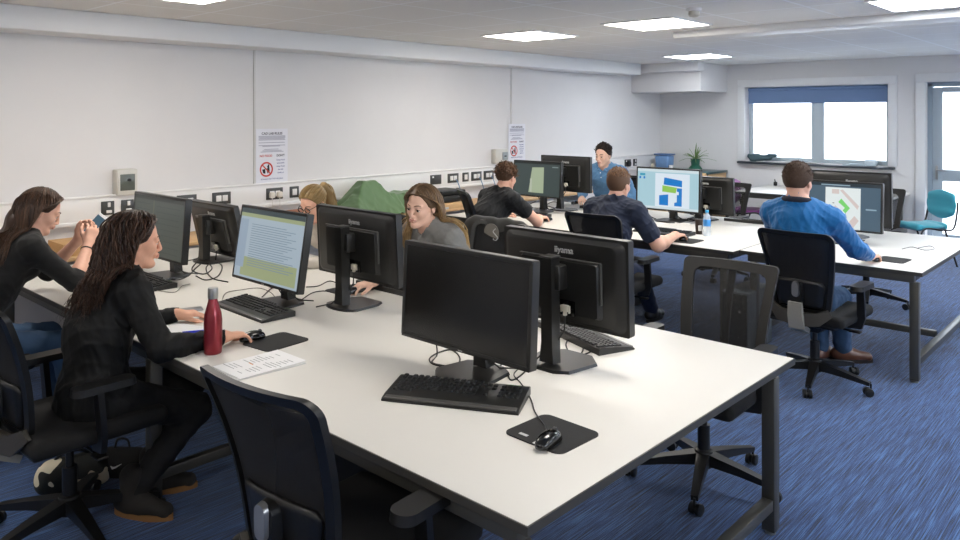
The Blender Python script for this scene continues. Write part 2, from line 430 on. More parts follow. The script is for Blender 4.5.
    mb = MB(); mb.tube([hp(.0985, y, -.0545+.003*abs(y)/.02-(.0012 if abs(y) < .003 else 0)) if abs(y) < .022 else hp(.093, y, -.058) for y in (-.0235, -.0115, 0, .0115, .0235)], [.0012, .0058, .0062, .0058, .0012], 8, flat=(.8, 1.35))
    mb.tube([hp(.0970, y, -.0645+.002*abs(y)/.02) if abs(y) < .02 else hp(.0925, y, -.0595) for y in (-.022, -.011, 0, .011, .022)], [.0012, .006, .0068, .006, .0012], 8, flat=(.85, 1.25))
    fin(mkmesh('lips', mb, M_LIP, 60), 'lips', None, body)
    # ---- clothes
    i = top.get('infl', .014); f2 = Field(max(vox, .006)); torso(f2, i)
    arm(f2, SR, ER, RW, i, top['sleeve']); arm(f2, SL, EL, LW, i, top['sleeve'])
    if top.get('hem'): f2.cap(P-L*.04-U*.02, P+L*.04-U*.02, .14, k=.03, infl=i)
    nk = N+U*.035
    if top.get('collar'):
        f2.cap(N+U*.0, nk+F*.012+U*.012, .066*s, .062*s, k=.015, infl=.004)
        f2.p.append(Field(1).cap(nk-U*.02+F*.02, nk+U*.12+F*.06, .055*s, .075*s, op='s', k=.006).p[0])
    else:
        f2.p.append(Field(1).cap(N+U*(.028-top.get('cut', 0))+F*.012, N+U*.15+F*.06, (.064+top.get('cut', 0))*s, .095*s, op='s', k=.006).p[0])
    if top.get('vneck'):
        f2.p.append(Field(1).cap(N+U*.02+F*.10, C1+F*.14, .035, .012, op='s', k=.01).p[0])
    f2.disp = folds(top.get('seed', 3), top.get('fold', .007), top.get('ff', 100))
    cl = fin(f2, top['name'], top['mat'], body)
    f3 = Field(max(vox, .007)); f3.ell(P-U*.01, (.128, .17, .115), np.stack([F, L, U], 1), k=.04, infl=.012)
    for hpj, K, ank, ff in legs:
        f3.cap(hpj, K, .084*s, .058*s, k=.04, infl=.014); f3.cap(K, ank+(K-ank)*.06, .058*s, .046*s, k=.03, infl=.012)
    f3.disp = folds(11, .007, 90); fin(f3, bottom['name'], bottom['mat'], body)
    for hpj, K, ank, ff in legs:
        f4 = Field(.006); a = V3(ank[0], ank[1], 0)
        f4.cap(a+V3(0, 0, .055)-ff*.045, a+V3(0, 0, .05)+ff*.06, .04, .04, k=.02); f4.cap(a+V3(0, 0, .05)+ff*.06, a+V3(0, 0, .038)+ff*.165, .042, .033, k=.03)
        f4.cap(a+V3(0, 0, .06), a+V3(0, 0, shoes.get('h', .12)), .047, .052, k=.03)
        f4.cut(lambda X, Y, Z: .012-Z+0*X, a-.3, a+.35)
        so = fin(f4, 'shoe', shoes['mat'], body)
        pts = []
        for t in np.linspace(0, 2*PI, 20, endpoint=False):
            q = math.cos(t); w_ = math.sin(t)*(.04 if q < .3 else .044-.012*(q-.3)); pts.append(tuple((a+ff*(.058+.145*q)+V3(-ff[1], ff[0], 0)*w_)[:2]))
        mb = MB(); mb.prism(pts, .0, .026); mb.v = [tuple(V3(*v)-V3(0, 0, 0)) for v in mb.v]
        me = mkmesh('sole', mb, shoes['sole'], 40); me.transform(Matrix.Translation(Vector(-O)))
        q = bpy.data.objects.new('sole', me); COL.objects.link(q); q.parent = so
    # ---- hair
    hm = hair['mat']; base = hair.get('tone', .3)
    zl = lambda x: np.interp(x, [-.1, -.04, -.012, .0, .03, .05, .062, .075, .1], hair.get('line', [-.07, -.062, .0, -.012, -.01, .03, .062, .078, .082]))
    def capfn(th_):
        c = hp(-.012, 0, .034); rr = np.array([.099, .079, .088])*hs+np.array(th_)
        e = Field(1).ell(c, rr, HM).p[0]
        def fn(X, Y, Z):
            d = e[0](X, Y, Z)
            px, py, pz = X-head[0], Y-head[1], Z-head[2]
            lx = (px*HM[0, 0]+py*HM[1, 0]+pz*HM[2, 0])/hs; lz = (px*HM[0, 2]+py*HM[1, 2]+pz*HM[2, 2])/hs
            return np.maximum(d, (zl(lx)-lz)*.8*hs)
        return (fn, e[1], e[2], .004, 'u')
    th_ = hair.get('thick', (.012, .012, .016)); f5 = Field(.0045 if vox < .006 else .0055); f5.p.append(capfn(th_))
    nz = hair.get('noise', 0)
    if nz: f5.disp = folds(5, nz, hair.get('nf', 120))
    if hair['kind'] == 'long':
        bk = hair['back']    # list of (local point, radius) of the hanging mass
        for (a, ra), (b, rb) in zip(bk[:-1], bk[1:]): f5.cap(V3(*a) if hair.get('world') else hp(*a), V3(*b) if hair.get('world') else hp(*b), ra, rb, k=.03, w=L, ws=1.3)
        f5.disp = folds(9, .006, 90, (1, 1, .25))
    if hair['kind'] == 'pony':
        q = [hp(-.10, 0, .06), hp(-.145, 0, .055), hp(-.165, 0, .0), hp(-.155, 0, -.09), hp(-.14, .0, -.16)]
        for (a, b, ra, rb) in ((q[0], q[1], .02, .028), (q[1], q[2], .028, .034), (q[2], q[3], .034, .03), (q[3], q[4], .03, .012)): f5.cap(a, b, ra, rb, k=.02)
        f5.disp = folds(9, .004, 110, (1, 1, .4))
    hme = f5.mesh('hair', hm, 1); add_tone(hme, base)
    ho = fin(hme, 'hair', None, body)
    # strands
    locks = []; g = np.random.default_rng(hair.get('seed', 1)); cc = hp(-.012, 0, .034); HI = HM.T
    er = np.array([.099, .079, .088])*hs+np.array(th_)
    shoulders = [(SR, SL, .075*s+i), (C1, C2, .125*s+i), (N, C1, .10*s)]
    xf = hair.get('front', [(-.3, -.07), (-.16, -.04), (-.10, -.028), (-.03, -.02), (.02, -.014), (.045, .006), (.07, .034), (.09, .056), (.115, .08)])
    fz = [q_[0] for q_ in xf]; fx = [q_[1] for q_ in xf]; fr_side = hair.get('front_side', 0)
    def push(p, ex=0):
        q = HI@(p-cc); e = q/(er+ex); l = np.linalg.norm(e)
        if l < 1: p = cc+HM@(e/l*(er+ex))
        q = HI@(p-head)/hs; lim = np.interp(q[2], fz, fx)+(.055 if fr_side*q[1] > .02 else 0)
        if q[0] > lim and q[2] > -.30: q[0] += (lim-q[0])*.6; p = head+HM@(q*hs)
        for a, b, rad in shoulders:
            d = b-a; t = np.clip((p-a)@d/(d@d), 0, 1); v = p-(a+d*t); l = np.linalg.norm(v)
            if l < rad+ex: p = a+d*t+v/max(l, 1e-6)*(rad+ex)
        return p
    part = hair.get('part', 0.0)
    for _ in range(hair.get('n', 260)):
        for tries in range(50):
            v = nrm(g.normal(size=3)); v[2] = abs(v[2])*.9-.35*g.random(); v = nrm(v); q = v*er; loc = (q+np.array([-.012, 0, .034])*hs)/hs
            if loc[2] > zl(loc[0]) + .002: break
        if hair['kind'] == 'long' and q[0] > .06*hs: q[0] = .06*hs
        p = cc+HM@q; nr = HM@nrm(q/er**2); tone = float(np.clip(g.normal(.45, .28), 0, 1))
        if hair['kind'] == 'short':
            ln = hair['len'](loc, g); comb = HM@V3(*hair.get('comb', (-.6, 0, .3))); d = nrm(nr*hair.get('lift', .6)+(comb-nr*(comb@nr))+g.normal(size=3)*hair.get('mess', .35)); pts = [p-nr*.004]
            for k in range(6):
                pts.append(pts[-1]+d*ln/6); d = nrm(d+hair.get('curl', 0)*np.cross(d, nrm(g.normal(size=3)))-nr*hair.get('droop', .12))
            locks.append((pts, hair.get('r', .0035)*g.uniform(.7, 1.3), tone)); continue
        if hair['kind'] == 'pony':
            tgt = hp(-.105, 0, .06); pts = [p]; 
            for k in range(9):
                d = nrm(tgt-pts[-1]); p = pts[-1]+d*.02; e = (HI@(p-cc))/(er+.002); l = np.linalg.norm(e)
                if l < 1: p = cc+HM@(e/l*(er+.002))
                pts.append(p)
                if np.linalg.norm(p-tgt) < .03: break
            locks.append((pts, .0028, tone)); continue
        sd = 1 if loc[1] > part else -1
        d = nrm(HM@V3(-1.0 if loc[0] > .0 else -.6, sd*(.6 if loc[2] > .04 else .3), .05)); pts = []; ln = hair['length']*g.uniform(.82, 1.05); st = .014; ph = g.uniform(0, 6.28); am = hair.get('wave', .006)*g.uniform(.5, 1.3)
        ex = g.uniform(0, hair.get('vol', .018)); pull = V3(*hair.get('pull', (0, 0, 0))); base_p = p
        n = int(ln/st)
        for k in range(n):
            sdist = k*st; wv = am*min(1, sdist/.16)**2; off = HM@V3(.5, 1, 0)*math.sin(ph+sdist*hair.get('wf', 42))*wv+HM@V3(1, -.3, 0)*math.cos(ph+sdist*hair.get('wf', 42))*wv*.7
            pts.append(base_p+off)
            grav = -U+pull*min(1, sdist/.15)
            d = nrm(d*.62+grav*.38); nb = push(base_p+d*st, ex*min(1, sdist/.12)); d = nrm(nb-base_p); base_p = nb
        locks.append((pts, hair.get('r', .0045)*g.uniform(.6, 1.3), tone))
    if hair['kind'] == 'pony':
        q = [hp(-.115, 0, .06), hp(-.15, 0, .06), hp(-.175, 0, .01), hp(-.168, 0, -.08), hp(-.15, .0, -.17)]
        for _ in range(60):
            o = g.normal(size=3)*.012; pts = []
            for k in range(14):
                t = k/13*4; i0 = min(int(t), 3); pts.append(q[i0]*(1-t+i0)+q[i0+1]*(t-i0)+o*(.6+t*.35*(1 if t < 3 else .8)))
            locks.append((pts, .004, float(np.clip(g.normal(.55, .25), 0, 1))))
        mb = MB(); mb.tube([hp(-.108, .02*math.cos(a), .06+.02*math.sin(a)) for a in np.linspace(0, 6.28, 13)], .005, 6)
        fin(mkmesh('hair_tie', mb, mat('hair_tie', (215, 210, 205), .5), 60), 'hair_tie', None, body)
    lm = locks_mesh('hair_strands', locks, hm, hair.get('fade', 0)); 
    so = fin(lm, 'hair_strands', None, ho); so['kind'] = 'stuff'
    if extra: extra(body, hp, O, dict(N=N, F=F, L=L, U=U, C1=C1, C2=C2, RW=RW, LW=LW, ER=ER, EL=EL, SR=SR, SL=SL, HM=HM, head=head, fin=fin, s=s, i=i))
    return body
# ------------------------------------------------------------------ camera and the point on a level plane seen at a pixel
FPX = 757.0; HOR = 115.0; CH = 1.75; YAW = math.atan(700/757)
cY, sY = math.cos(YAW), math.sin(YAW)
def at(px, py, z):
    r = (px-480)/FPX; u = -(py-HOR)/FPX; t = (z-CH)/u
    return ((cY+r*sY)*t, (sY-r*cY)*t, z)
cam = bpy.data.cameras.new('camera'); co = bpy.data.objects.new('camera', cam); COL.objects.link(co)
co.location = (0, 0, CH); co.rotation_euler = (PI/2, 0, YAW-PI/2)
cam.sensor_width = 36; cam.lens = 36*FPX/960; cam.shift_y = -(270-HOR)/960; cam.clip_start = .05
SC.camera = co

# ------------------------------------------------------------------ shared materials
M_WALL = mat('wall_paint', (222, 220, 219), .85, spec=.2, var=.012, vscale=3)
M_WHITE = mat('white_gloss_paint', (228, 228, 228), .45)
M_TRUNK = mat('white_plastic', (232, 231, 229), .35)
M_DESK = mat('white_laminate', (212, 209, 202), .42, spec=.4, var=.008, vscale=6)
M_EDGE = mat('desk_edge', (60, 58, 54), .5)
M_STEEL = mat('grey_steel', (88, 86, 80), .38, metal=.55)
M_BLK = mat('black_plastic', (20, 20, 20), .42, spec=.5, bump=.05, bscale=900)
M_BLK2 = mat('black_satin', (30, 30, 29), .36, spec=.5)
M_GLOSS = mat('black_gloss', (8, 8, 8), .14, spec=.6)
M_FAB = mat('black_fabric', (9, 9, 10), .9, bump=.3, bscale=500)
M_MESH = mat('mesh_fabric', (10, 10, 13), .8, alpha=.88)
M_MESH2 = mat('open_mesh_fabric', (36, 36, 36), .8, alpha=.40)
M_CH = mat('chair_plastic', (15, 15, 15), .42); M_CH2 = mat('chair_plastic_grey', (62, 59, 54), .5); M_CH3 = mat('chair_frame_grey', (30, 29, 27), .7)
M_CHL = mat('chair_plate_grey', (146, 143, 134), .4, metal=.1)
M_SILV = mat('brushed_silver', (170, 170, 168), .3, metal=.8)
M_CABLE = mat('cable_black', (26, 25, 24), .5); M_CABW = mat('cable_white', (225, 223, 218), .5)
M_LOGO = mat('logo_silver', (190, 190, 188), .4)
M_OAK = mat('pale_wood', (205, 168, 122), .55, var=.1, vscale=8, stretch=(1, 6, 6))

def grid_ceiling():
    m = bpy.data.materials.new('ceiling_tiles'); m.use_nodes = True; nt = m.node_tree; b = nt.nodes['Principled BSDF']; b.inputs['Roughness'].default_value = .9; b.inputs['Specular IOR Level'].default_value = .15
    tc = nt.nodes.new('ShaderNodeTexCoord'); sp = nt.nodes.new('ShaderNodeSeparateXYZ'); nt.links.new(tc.outputs['Object'], sp.inputs[0])
    outs = []
    for ax in (0, 1):
        a = nt.nodes.new('ShaderNodeMath'); a.operation = 'ADD'; a.inputs[1].default_value = (34-(5.36-4.6) if ax == 0 else 34-(4.96-1.65)); nt.links.new(sp.outputs[ax], a.inputs[0])
        w = nt.nodes.new('ShaderNodeMath'); w.operation = 'PINGPONG'; w.inputs[1].default_value = .34; nt.links.new(a.outputs[0], w.inputs[0])
        l = nt.nodes.new('ShaderNodeMath'); l.operation = 'LESS_THAN'; l.inputs[1].default_value = .011; nt.links.new(w.outputs[0], l.inputs[0]); outs.append(l)
    mx = nt.nodes.new('ShaderNodeMath'); mx.operation = 'MAXIMUM'; nt.links.new(outs[0].outputs[0], mx.inputs[0]); nt.links.new(outs[1].outputs[0], mx.inputs[1])
    n = nt.nodes.new('ShaderNodeTexNoise'); n.inputs['Scale'].default_value = 120; nt.links.new(tc.outputs['Object'], n.inputs['Vector'])
    t = nt.nodes.new('ShaderNodeMix'); t.data_type = 'RGBA'; t.inputs[6].default_value = rgb(236, 233, 228); t.inputs[7].default_value = rgb(243, 241, 237); nt.links.new(n.outputs[0], t.inputs[0])
    c = nt.nodes.new('ShaderNodeMix'); c.data_type = 'RGBA'; c.inputs[7].default_value = rgb(252, 252, 252); nt.links.new(mx.outputs[0], c.inputs[0]); nt.links.new(t.outputs[2], c.inputs[6])
    nt.links.new(c.outputs[2], b.inputs['Base Color'])
    iv = nt.nodes.new('ShaderNodeMath'); iv.operation = 'MULTIPLY'; iv.inputs[1].default_value = -1; nt.links.new(mx.outputs[0], iv.inputs[0])
    bp = nt.nodes.new('ShaderNodeBump'); bp.inputs['Distance'].default_value = .004; bp.inputs['Strength'].default_value = .7; nt.links.new(mx.outputs[0], bp.inputs['Height']); nt.links.new(bp.outputs[0], b.inputs['Normal'])
    return m
def carpet():
    m = bpy.data.materials.new('blue_carpet'); m.use_nodes = True; nt = m.node_tree; b = nt.nodes['Principled BSDF']; b.inputs['Roughness'].default_value = .95; b.inputs['Specular IOR Level'].default_value = .1; b.inputs['Sheen Weight'].default_value = .25
    tc = nt.nodes.new('ShaderNodeTexCoord')
    def nz(sc, scale, det):
        mp = nt.nodes.new('ShaderNodeMapping'); mp.inputs['Scale'].default_value = sc; nt.links.new(tc.outputs['Object'], mp.inputs[0])
        n = nt.nodes.new('ShaderNodeTexNoise'); n.inputs['Scale'].default_value = scale; n.inputs['Detail'].default_value = det; nt.links.new(mp.outputs[0], n.inputs['Vector']); return n
    n1 = nz((.7, 30, 1), 4.5, 3); n2 = nz((1.2, 64, 1), 5, 2); n3 = nz((1, 1, 1), 350, 2)
    ad = nt.nodes.new('ShaderNodeMath'); ad.operation = 'ADD'; nt.links.new(n1.outputs[0], ad.inputs[0]); nt.links.new(n2.outputs[0], ad.inputs[1])
    ad2 = nt.nodes.new('ShaderNodeMath'); ad2.operation = 'MULTIPLY_ADD'; ad2.inputs[1].default_value = .35; nt.links.new(n3.outputs[0], ad2.inputs[0]); nt.links.new(ad.outputs[0], ad2.inputs[2])
    cr = nt.nodes.new('ShaderNodeValToRGB'); nt.links.new(ad2.outputs[0], cr.inputs[0])
    mr = nt.nodes.new('ShaderNodeMapRange'); mr.inputs[1].default_value = .75; mr.inputs[2].default_value = 1.6; nt.links.new(ad2.outputs[0], mr.inputs[0]); nt.links.new(mr.outputs[0], cr.inputs[0])
    e = cr.color_ramp.elements; e[0].position = .22; e[0].color = rgb(14, 22, 44); e[1].position = .85; e[1].color = rgb(74, 116, 172)
    k = cr.color_ramp.elements.new(.5); k.color = rgb(36, 66, 114)
    nt.links.new(cr.outputs[0], b.inputs['Base Color'])
    bp = nt.nodes.new('ShaderNodeBump'); bp.inputs['Distance'].default_value = .003; bp.inputs['Strength'].default_value = .5; nt.links.new(ad2.outputs[0], bp.inputs['Height']); nt.links.new(bp.outputs[0], b.inputs['Normal'])
    return m

# ------------------------------------------------------------------ room
X0, X1, Y0, Y1, ZC = -2.0, 11.2, -3.0, 6.3, 2.52
struct('floor', MB().box(((X0+X1)/2, (Y0+Y1)/2, -.05), (X1-X0, Y1-Y0, .1)), carpet())
struct('ceiling', MB().box(((X0+X1)/2, (Y0+Y1)/2, ZC+.05), (X1-X0, Y1-Y0, .1)), grid_ceiling())
struct('wall_left', MB().box(((X0+X1)/2, Y1+.1, 1.26), (X1-X0+.6, .2, 2.72)), M_WALL)
struct('wall_back', MB().box((X0-.1, (Y0+Y1)/2, 1.26), (.2, Y1-Y0, 2.72)), M_WALL)
mb = MB(); xs = [X0-.3, .6, 3.4, 4.6, 7.4, 8.2, 10.6, X1+.3]
for i, (a, b) in enumerate(zip(xs[:-1], xs[1:])):
    if i % 2: mb.box(((a+b)/2, Y0-.12, .70), (b-a, .24, 1.40)).box(((a+b)/2, Y0-.12, 2.46), (b-a, .24, .32))
    else: mb.box(((a+b)/2, Y0-.12, 1.26), (b-a, .24, 2.72))
struct('wall_right', mb, M_WALL)
WT = .24
ops = [(2.88, 4.86, 1.06, 2.17), (1.28, 2.44, 0, 2.18), (-1.9, .1, 1.06, 2.17)]
mb = MB(); ys = [Y0, -1.9, .1, 1.28, 2.44, 2.88, 4.86, Y1]
for a, b in zip(ys[:-1], ys[1:]):
    op = [o for o in ops if o[0] == a]
    if op:
        _, _, z0, z1 = op[0]
        if z0 > 0: mb.box((X1+WT/2, (a+b)/2, z0/2), (WT, b-a, z0))
        mb.box((X1+WT/2, (a+b)/2, (z1+2.62)/2), (WT, b-a, 2.62-z1))
    else: mb.box((X1+WT/2, (a+b)/2, 1.31), (WT, b-a, 2.62))
struct('wall_far', mb, M_WALL)
M_UPVC = mat('window_frame_grey', (176, 188, 194), .4); M_SILL = mat('dark_sill', (52, 58, 66), .4)
M_GLASS = bpy.data.materials.new('window_glass'); M_GLASS.use_nodes = True
nt = M_GLASS.node_tree; nt.nodes.remove(nt.nodes['Principled BSDF']); tr = nt.nodes.new('ShaderNodeBsdfTransparent'); gl = nt.nodes.new('ShaderNodeBsdfGlossy'); gl.inputs['Roughness'].default_value = .02
fr = nt.nodes.new('ShaderNodeFresnel'); fr.inputs[0].default_value = 1.45; ms = nt.nodes.new('ShaderNodeMixShader'); nt.links.new(fr.outputs[0], ms.inputs[0]); nt.links.new(tr.outputs[0], ms.inputs[1]); nt.links.new(gl.outputs[0], ms.inputs[2]); nt.links.new(ms.outputs[0], nt.nodes['Material Output'].inputs[0])
M_BLIND = mat('navy_blind', (112, 136, 174), .8, bump=.1, bscale=300)
def window(name, y0, y1, z0, z1, mull, tf=None):
    fx = X1+.17; t = .06; mb = MB(); mb.tf = tf or Matrix()
    for z in (z0+t/2, z1-t/2): mb.box((fx, (y0+y1)/2, z), (.06, y1-y0, t), .006)
    for y, w in [(y0+t/2, t), (y1-t/2, t)]+[(m, .17) for m in mull]: mb.box((fx, y, (z0+z1)/2), (.062, w, z1-z0-.01), .006)
    w = struct(name, mb, M_UPVC)
    mb = MB(); mb.tf = tf or Matrix(); mb.box((fx, (y0+y1)/2, (z0+z1)/2), (.008, y1-y0-.08, z1-z0-.08)); struct('window_pane', mb, M_GLASS, w)
    return w
w1 = window('window_1', 2.88, 4.86, 1.06, 2.17, [3.845]); window('window_2', -1.9, .1, 1.06, 2.17, [-.9])  # second window is out of view, added to bring in daylight
TR_ = Matrix.Translation((0, Y0-X1, 0)) @ Matrix(((0, 1, 0, 0), (-1, 0, 0, 0), (0, 0, 1, 0), (0, 0, 0, 1))) ; TR_ = Matrix(((0, 1, 0, 0), (-1, 0, 0, Y0+X1), (0, 0, 1, 0), (0, 0, 0, 1)))
for i_, (a_, b_) in enumerate(((.6, 3.4), (4.6, 7.4), (8.2, 10.6))): window('window_%d' % (3+i_), a_, b_, 1.40, 2.30, [(a_+b_)/2], TR_)  # unseen windows added for daylight fill on ceiling and left wall
def archi(name, y0, y1, z0, z1, sill=True, w=.11):
    mb = MB()
    mb.box((X1-.012, (y0+y1)/2, z1+w/2), (.026, y1-y0+2*w, w), .004)
    for y in (y0-w/2, y1+w/2): mb.box((X1-.012, y, (z0+z1)/2), (.024, w, z1-z0), .004)
    struct(name, mb, M_WHITE)
archi('trim_1', 2.88, 4.86, 1.06, 2.17); archi('trim_2', 1.28, 2.44, 0, 2.18); archi('trim_3', -1.9, .1, 1.06, 2.17)
mb = MB().box((X1+.02, 3.87, 1.035), (.26, 2.15, .03), .006); struct('trim_4', mb, M_SILL)
bl = thing('roller_blind', 'navy blue roller blind half lowered over the wide window', 'blind', (X1+.07, 3.87, 2.16))
obj('fabric', MB().box((0, 0, -.12), (.004, 1.93, .20)), M_BLIND, bl); obj('roller', MB().tube([(0, -.965, -.025), (0, .965, -.025)], .024, 14), M_BLIND, bl); obj('bottom_bar', MB().box((0, 0, -.225), (.014, 1.93, .022), .004), M_BLIND, bl)
# glazed door
mb = MB(); dx = X1+.15
for y in (1.31, 2.41): mb.box((dx, y, 1.08), (.09, .06, 2.16), .006)
mb.box((dx, 1.86, 2.15), (.09, 1.16, .06), .006)
d = struct('door_1', mb, mat('door_frame_grey', (150, 164, 174), .4))
mb = MB()
for y in (1.395, 2.325): mb.box((dx-.01, y, 1.06), (.05, .11, 2.10), .005)
for z, h in ((2.08, .07), (.965, .15), (.1, .2)): mb.box((dx-.01, 1.86, z), (.048, .83, h), .005)
lf = struct('door_leaf', mb, mat('door_leaf_grey', (168, 180, 188), .4), d)
struct('door_pane', MB().box((dx-.01, 1.86, 1.54), (.01, .84, 1.03)).box((dx-.01, 1.86, .545), (.01, .84, .70)), M_GLASS, d)
struct('door_handle', MB().box((dx-.05, 2.33, 1.0), (.02, .03, .18), .004).tube([(dx-.06, 2.33, 1.03), (dx-.09, 2.33, 1.03), (dx-.09, 2.21, 1.03)], .009), M_SILV, d)
# boxed-in ducts
struct('trim_5', MB().box(((X0+10.0)/2, 6.125, 2.435), (10.0-X0, .35, .17), .01), M_WHITE)
struct('trim_6', MB().box((10.75, 5.72, 2.315), (.9, 1.16, .43), .004), M_WALL)
struct('trim_7', MB().box((10.2, 5.69, 2.455), (.2, 1.22, .13), .004), M_WALL)
struct('trim_8', MB().box((6.5, 1.0, 2.49), (.30, 4.9, .07), .02), M_WHITE)
M_TR = mat('panel_strip', (206, 204, 200), .5)
for i, px in enumerate((3.73, 7.40)): struct('trim_%d' % (9+i), MB().box((px, 6.296, 1.72), (.018, .012, 1.26)), M_TR)
struct('trim_11', MB().box((4.6, 6.27, 1.005), (13.0, .06, .215), .006).box((4.6, 6.237, 1.11), (13.0, .02, .018), .004).box((4.6, 6.237, .91), (13.0, .02, .03), .004), M_TRUNK)
struct('baseboard_left', MB().box((4.6, 6.285, .06), (13.2, .03, .12), .004), M_WHITE)
struct('baseboard_far', MB().box((X1-.012, 5.6, .06), (.024, 1.4, .12)).box((X1-.012, 2.66, .06), (.024, .2, .12)).box((X1-.012, -.9, .06), (.024, 4.1, .12)), M_WHITE)
# outside: pale clad building and yard
M_CLAD = mat('white_cladding', (238, 240, 242), .7)
mb = MB(); z = -.2
while z < 4.4:
    mb.box((15.2+.0, 2.5, z+.15), (.1, 16, .30), 0, rot=(0, R(1.6), 0)); z += .30
tag(obj('clad_building', mb, M_CLAD), 'pale clad wall of the building outside the window', 'building')
struct('ground', MB().box((14.5, 2.5, -.15), (6, 20, .1)), mat('pale_concrete', (214, 214, 210), .9, var=.04, vscale=2))

# ------------------------------------------------------------------ lamps in the ceiling
M_DIF = mat('panel_diffuser', (240, 240, 240), .6, emit=(255, 248, 238), estr=22)
M_DIFC = mat('panel_diffuser_cool', (240, 240, 240), .6, emit=(246, 251, 255), estr=33)
LIGHTS = [(5.7, 4.62, 'lit square ceiling panel above the curly-haired man, second from the left', 0), (5.7, 3.24, 'lit square ceiling panel beside the smoke detector', 0), (5.83, 1.22, 'lit square ceiling panel cut by the top right corner of the photo', 1), (9.2, 4.62, 'small far lit ceiling panel near the boxed corner duct', 1), (2.2, 4.6, 'lit ceiling panel just showing at the top edge, leftmost', 0),
 (2.7, 1.5, 'unseen ceiling panel over the front desk, added for fill light', 0), (2.7, -1.4, 'unseen ceiling panel behind the camera on the right, added for fill light', 0), (-.6, 4.6, 'unseen ceiling panel at the back left of the room, added for fill light', 0), (-.6, 1.5, 'unseen ceiling panel behind the camera, added for fill light', 0), (-.6, -1.4, 'unseen ceiling panel in the back right corner, added for fill light', 0), (5.7, -1.4, 'unseen ceiling panel on the right of the room, added for fill light', 1), (9.3, .55, 'unseen ceiling panel in front of the glazed door, added for fill light', 1), (9.3, -1.4, 'unseen ceiling panel in the far right corner, added for fill light', 1)]  # panels on this line are out of view, added as fill light
for x, y, lb, c in LIGHTS:
    t = thing('ceiling_light', lb, 'ceiling light', (x, y, ZC), 0, 'square ceiling light panels')
    mb = MB()
    for q in (-.33, .33): mb.box((q, 0, -.006), (.02, .68, .012)).box((0, q, -.006), (.64, .02, .012))
    obj('frame', mb, M_WHITE, t); obj('diffuser', MB().box((0, 0, -.004), (.64, .64, .006)), M_DIFC if c else M_DIF, t)
t = thing('smoke_detector', 'round white smoke detector on the ceiling beside a lit panel', 'smoke detector', (5.05, 2.57, ZC))
obj('base', MB().lathe([(.055, 0), (.055, -.018), (.045, -.024)], seg=24), M_TRUNK, t); obj('sensor', MB().lathe([(.038, -.022), (.04, -.05), (.03, -.062), (.012, -.066)], seg=24), mat('detector_cream', (206, 200, 186), .5), t)
W = bpy.data.worlds.new('sky'); SC.world = W; W.use_nodes = True; W.node_tree.nodes['Background'].inputs[0].default_value = rgb(226, 236, 250); W.node_tree.nodes['Background'].inputs[1].default_value = 11.0
SC.view_settings.view_transform = 'Standard'; SC.view_settings.look = 'None'; SC.view_settings.gamma = 1; SC.view_settings.exposure = 0.0
try: SC.view_settings.use_curve_mapping = False
except Exception: pass

# ------------------------------------------------------------------ desks
def desk(name, label, x0, x1, y0, y1, legs_y, end_bar=True):
    t = thing(name, label, 'desk', (x0, y0, 0), 0, 'long white desks'); w = x1-x0; l = y1-y0
    obj('desktop', MB().box((w/2, l/2, .719), (w, l, .022), .002), [M_DESK], t); obj('shade_backing', MB().box((w/2, l/2, .705), (w-.004, l-.004, .006)), mat('underside_shade', (52, 50, 47), .8), t)  # dark backing sheet added to cut bounce and deepen shade under the desk
    obj('edge_band', MB().box((w/2, -.002, .716), (w+.008, .006, .025)).box((-.002, l/2, .716), (.006, l+.008, .025)).box((w+.002, l/2, .716), (.006, l+.008, .025)), M_EDGE, t)
    mb = MB()
    for x in (.045, w-.07): mb.box((x, l/2, .677), (.05, l-.10, .05), .003)
    for y in [.085]+[q for q in legs_y[1:]]: mb.box((w/2, y, .677), (w-.14, .05, .05), .003)
    obj('frame', mb, M_STEEL, t)
    for y in legs_y:
        for x in (.045, w-.07):
            lg = obj('leg', MB().box((x, y, .335), (.055, .055, .64), .004), M_STEEL, t); obj('levelling_foot', MB().lathe([(.022, 0), (.022, .008), (.008, .012), (.008, .02)], (x, y, 0), 14), M_SILV, lg)
        if end_bar: obj('crossbar', MB().box(((w-.025)/2, y, .13), (w-.16, .045, .045), .003), M_STEEL, t)
    return t
D1 = desk('desk', 'long white shared desk in the foreground with grey steel frame', 1.46, 3.225, 1.19, 5.55, (.07, 2.2, 4.3))
D2 = desk('desk', 'white desk on the right where the man in the blue jumper sits', 5.53, 7.30, 1.225, 2.44, (.05, 1.12))
obj('longitudinal_bar', MB().box((.88, .6, .13), (.045, 1.0, .045), .003), M_STEEL, D2)
D3 = desk('desk', 'long white desk of the men in navy and in black tee shirts', 5.43, 7.21, 2.45, 5.5, (.085, 2.9))

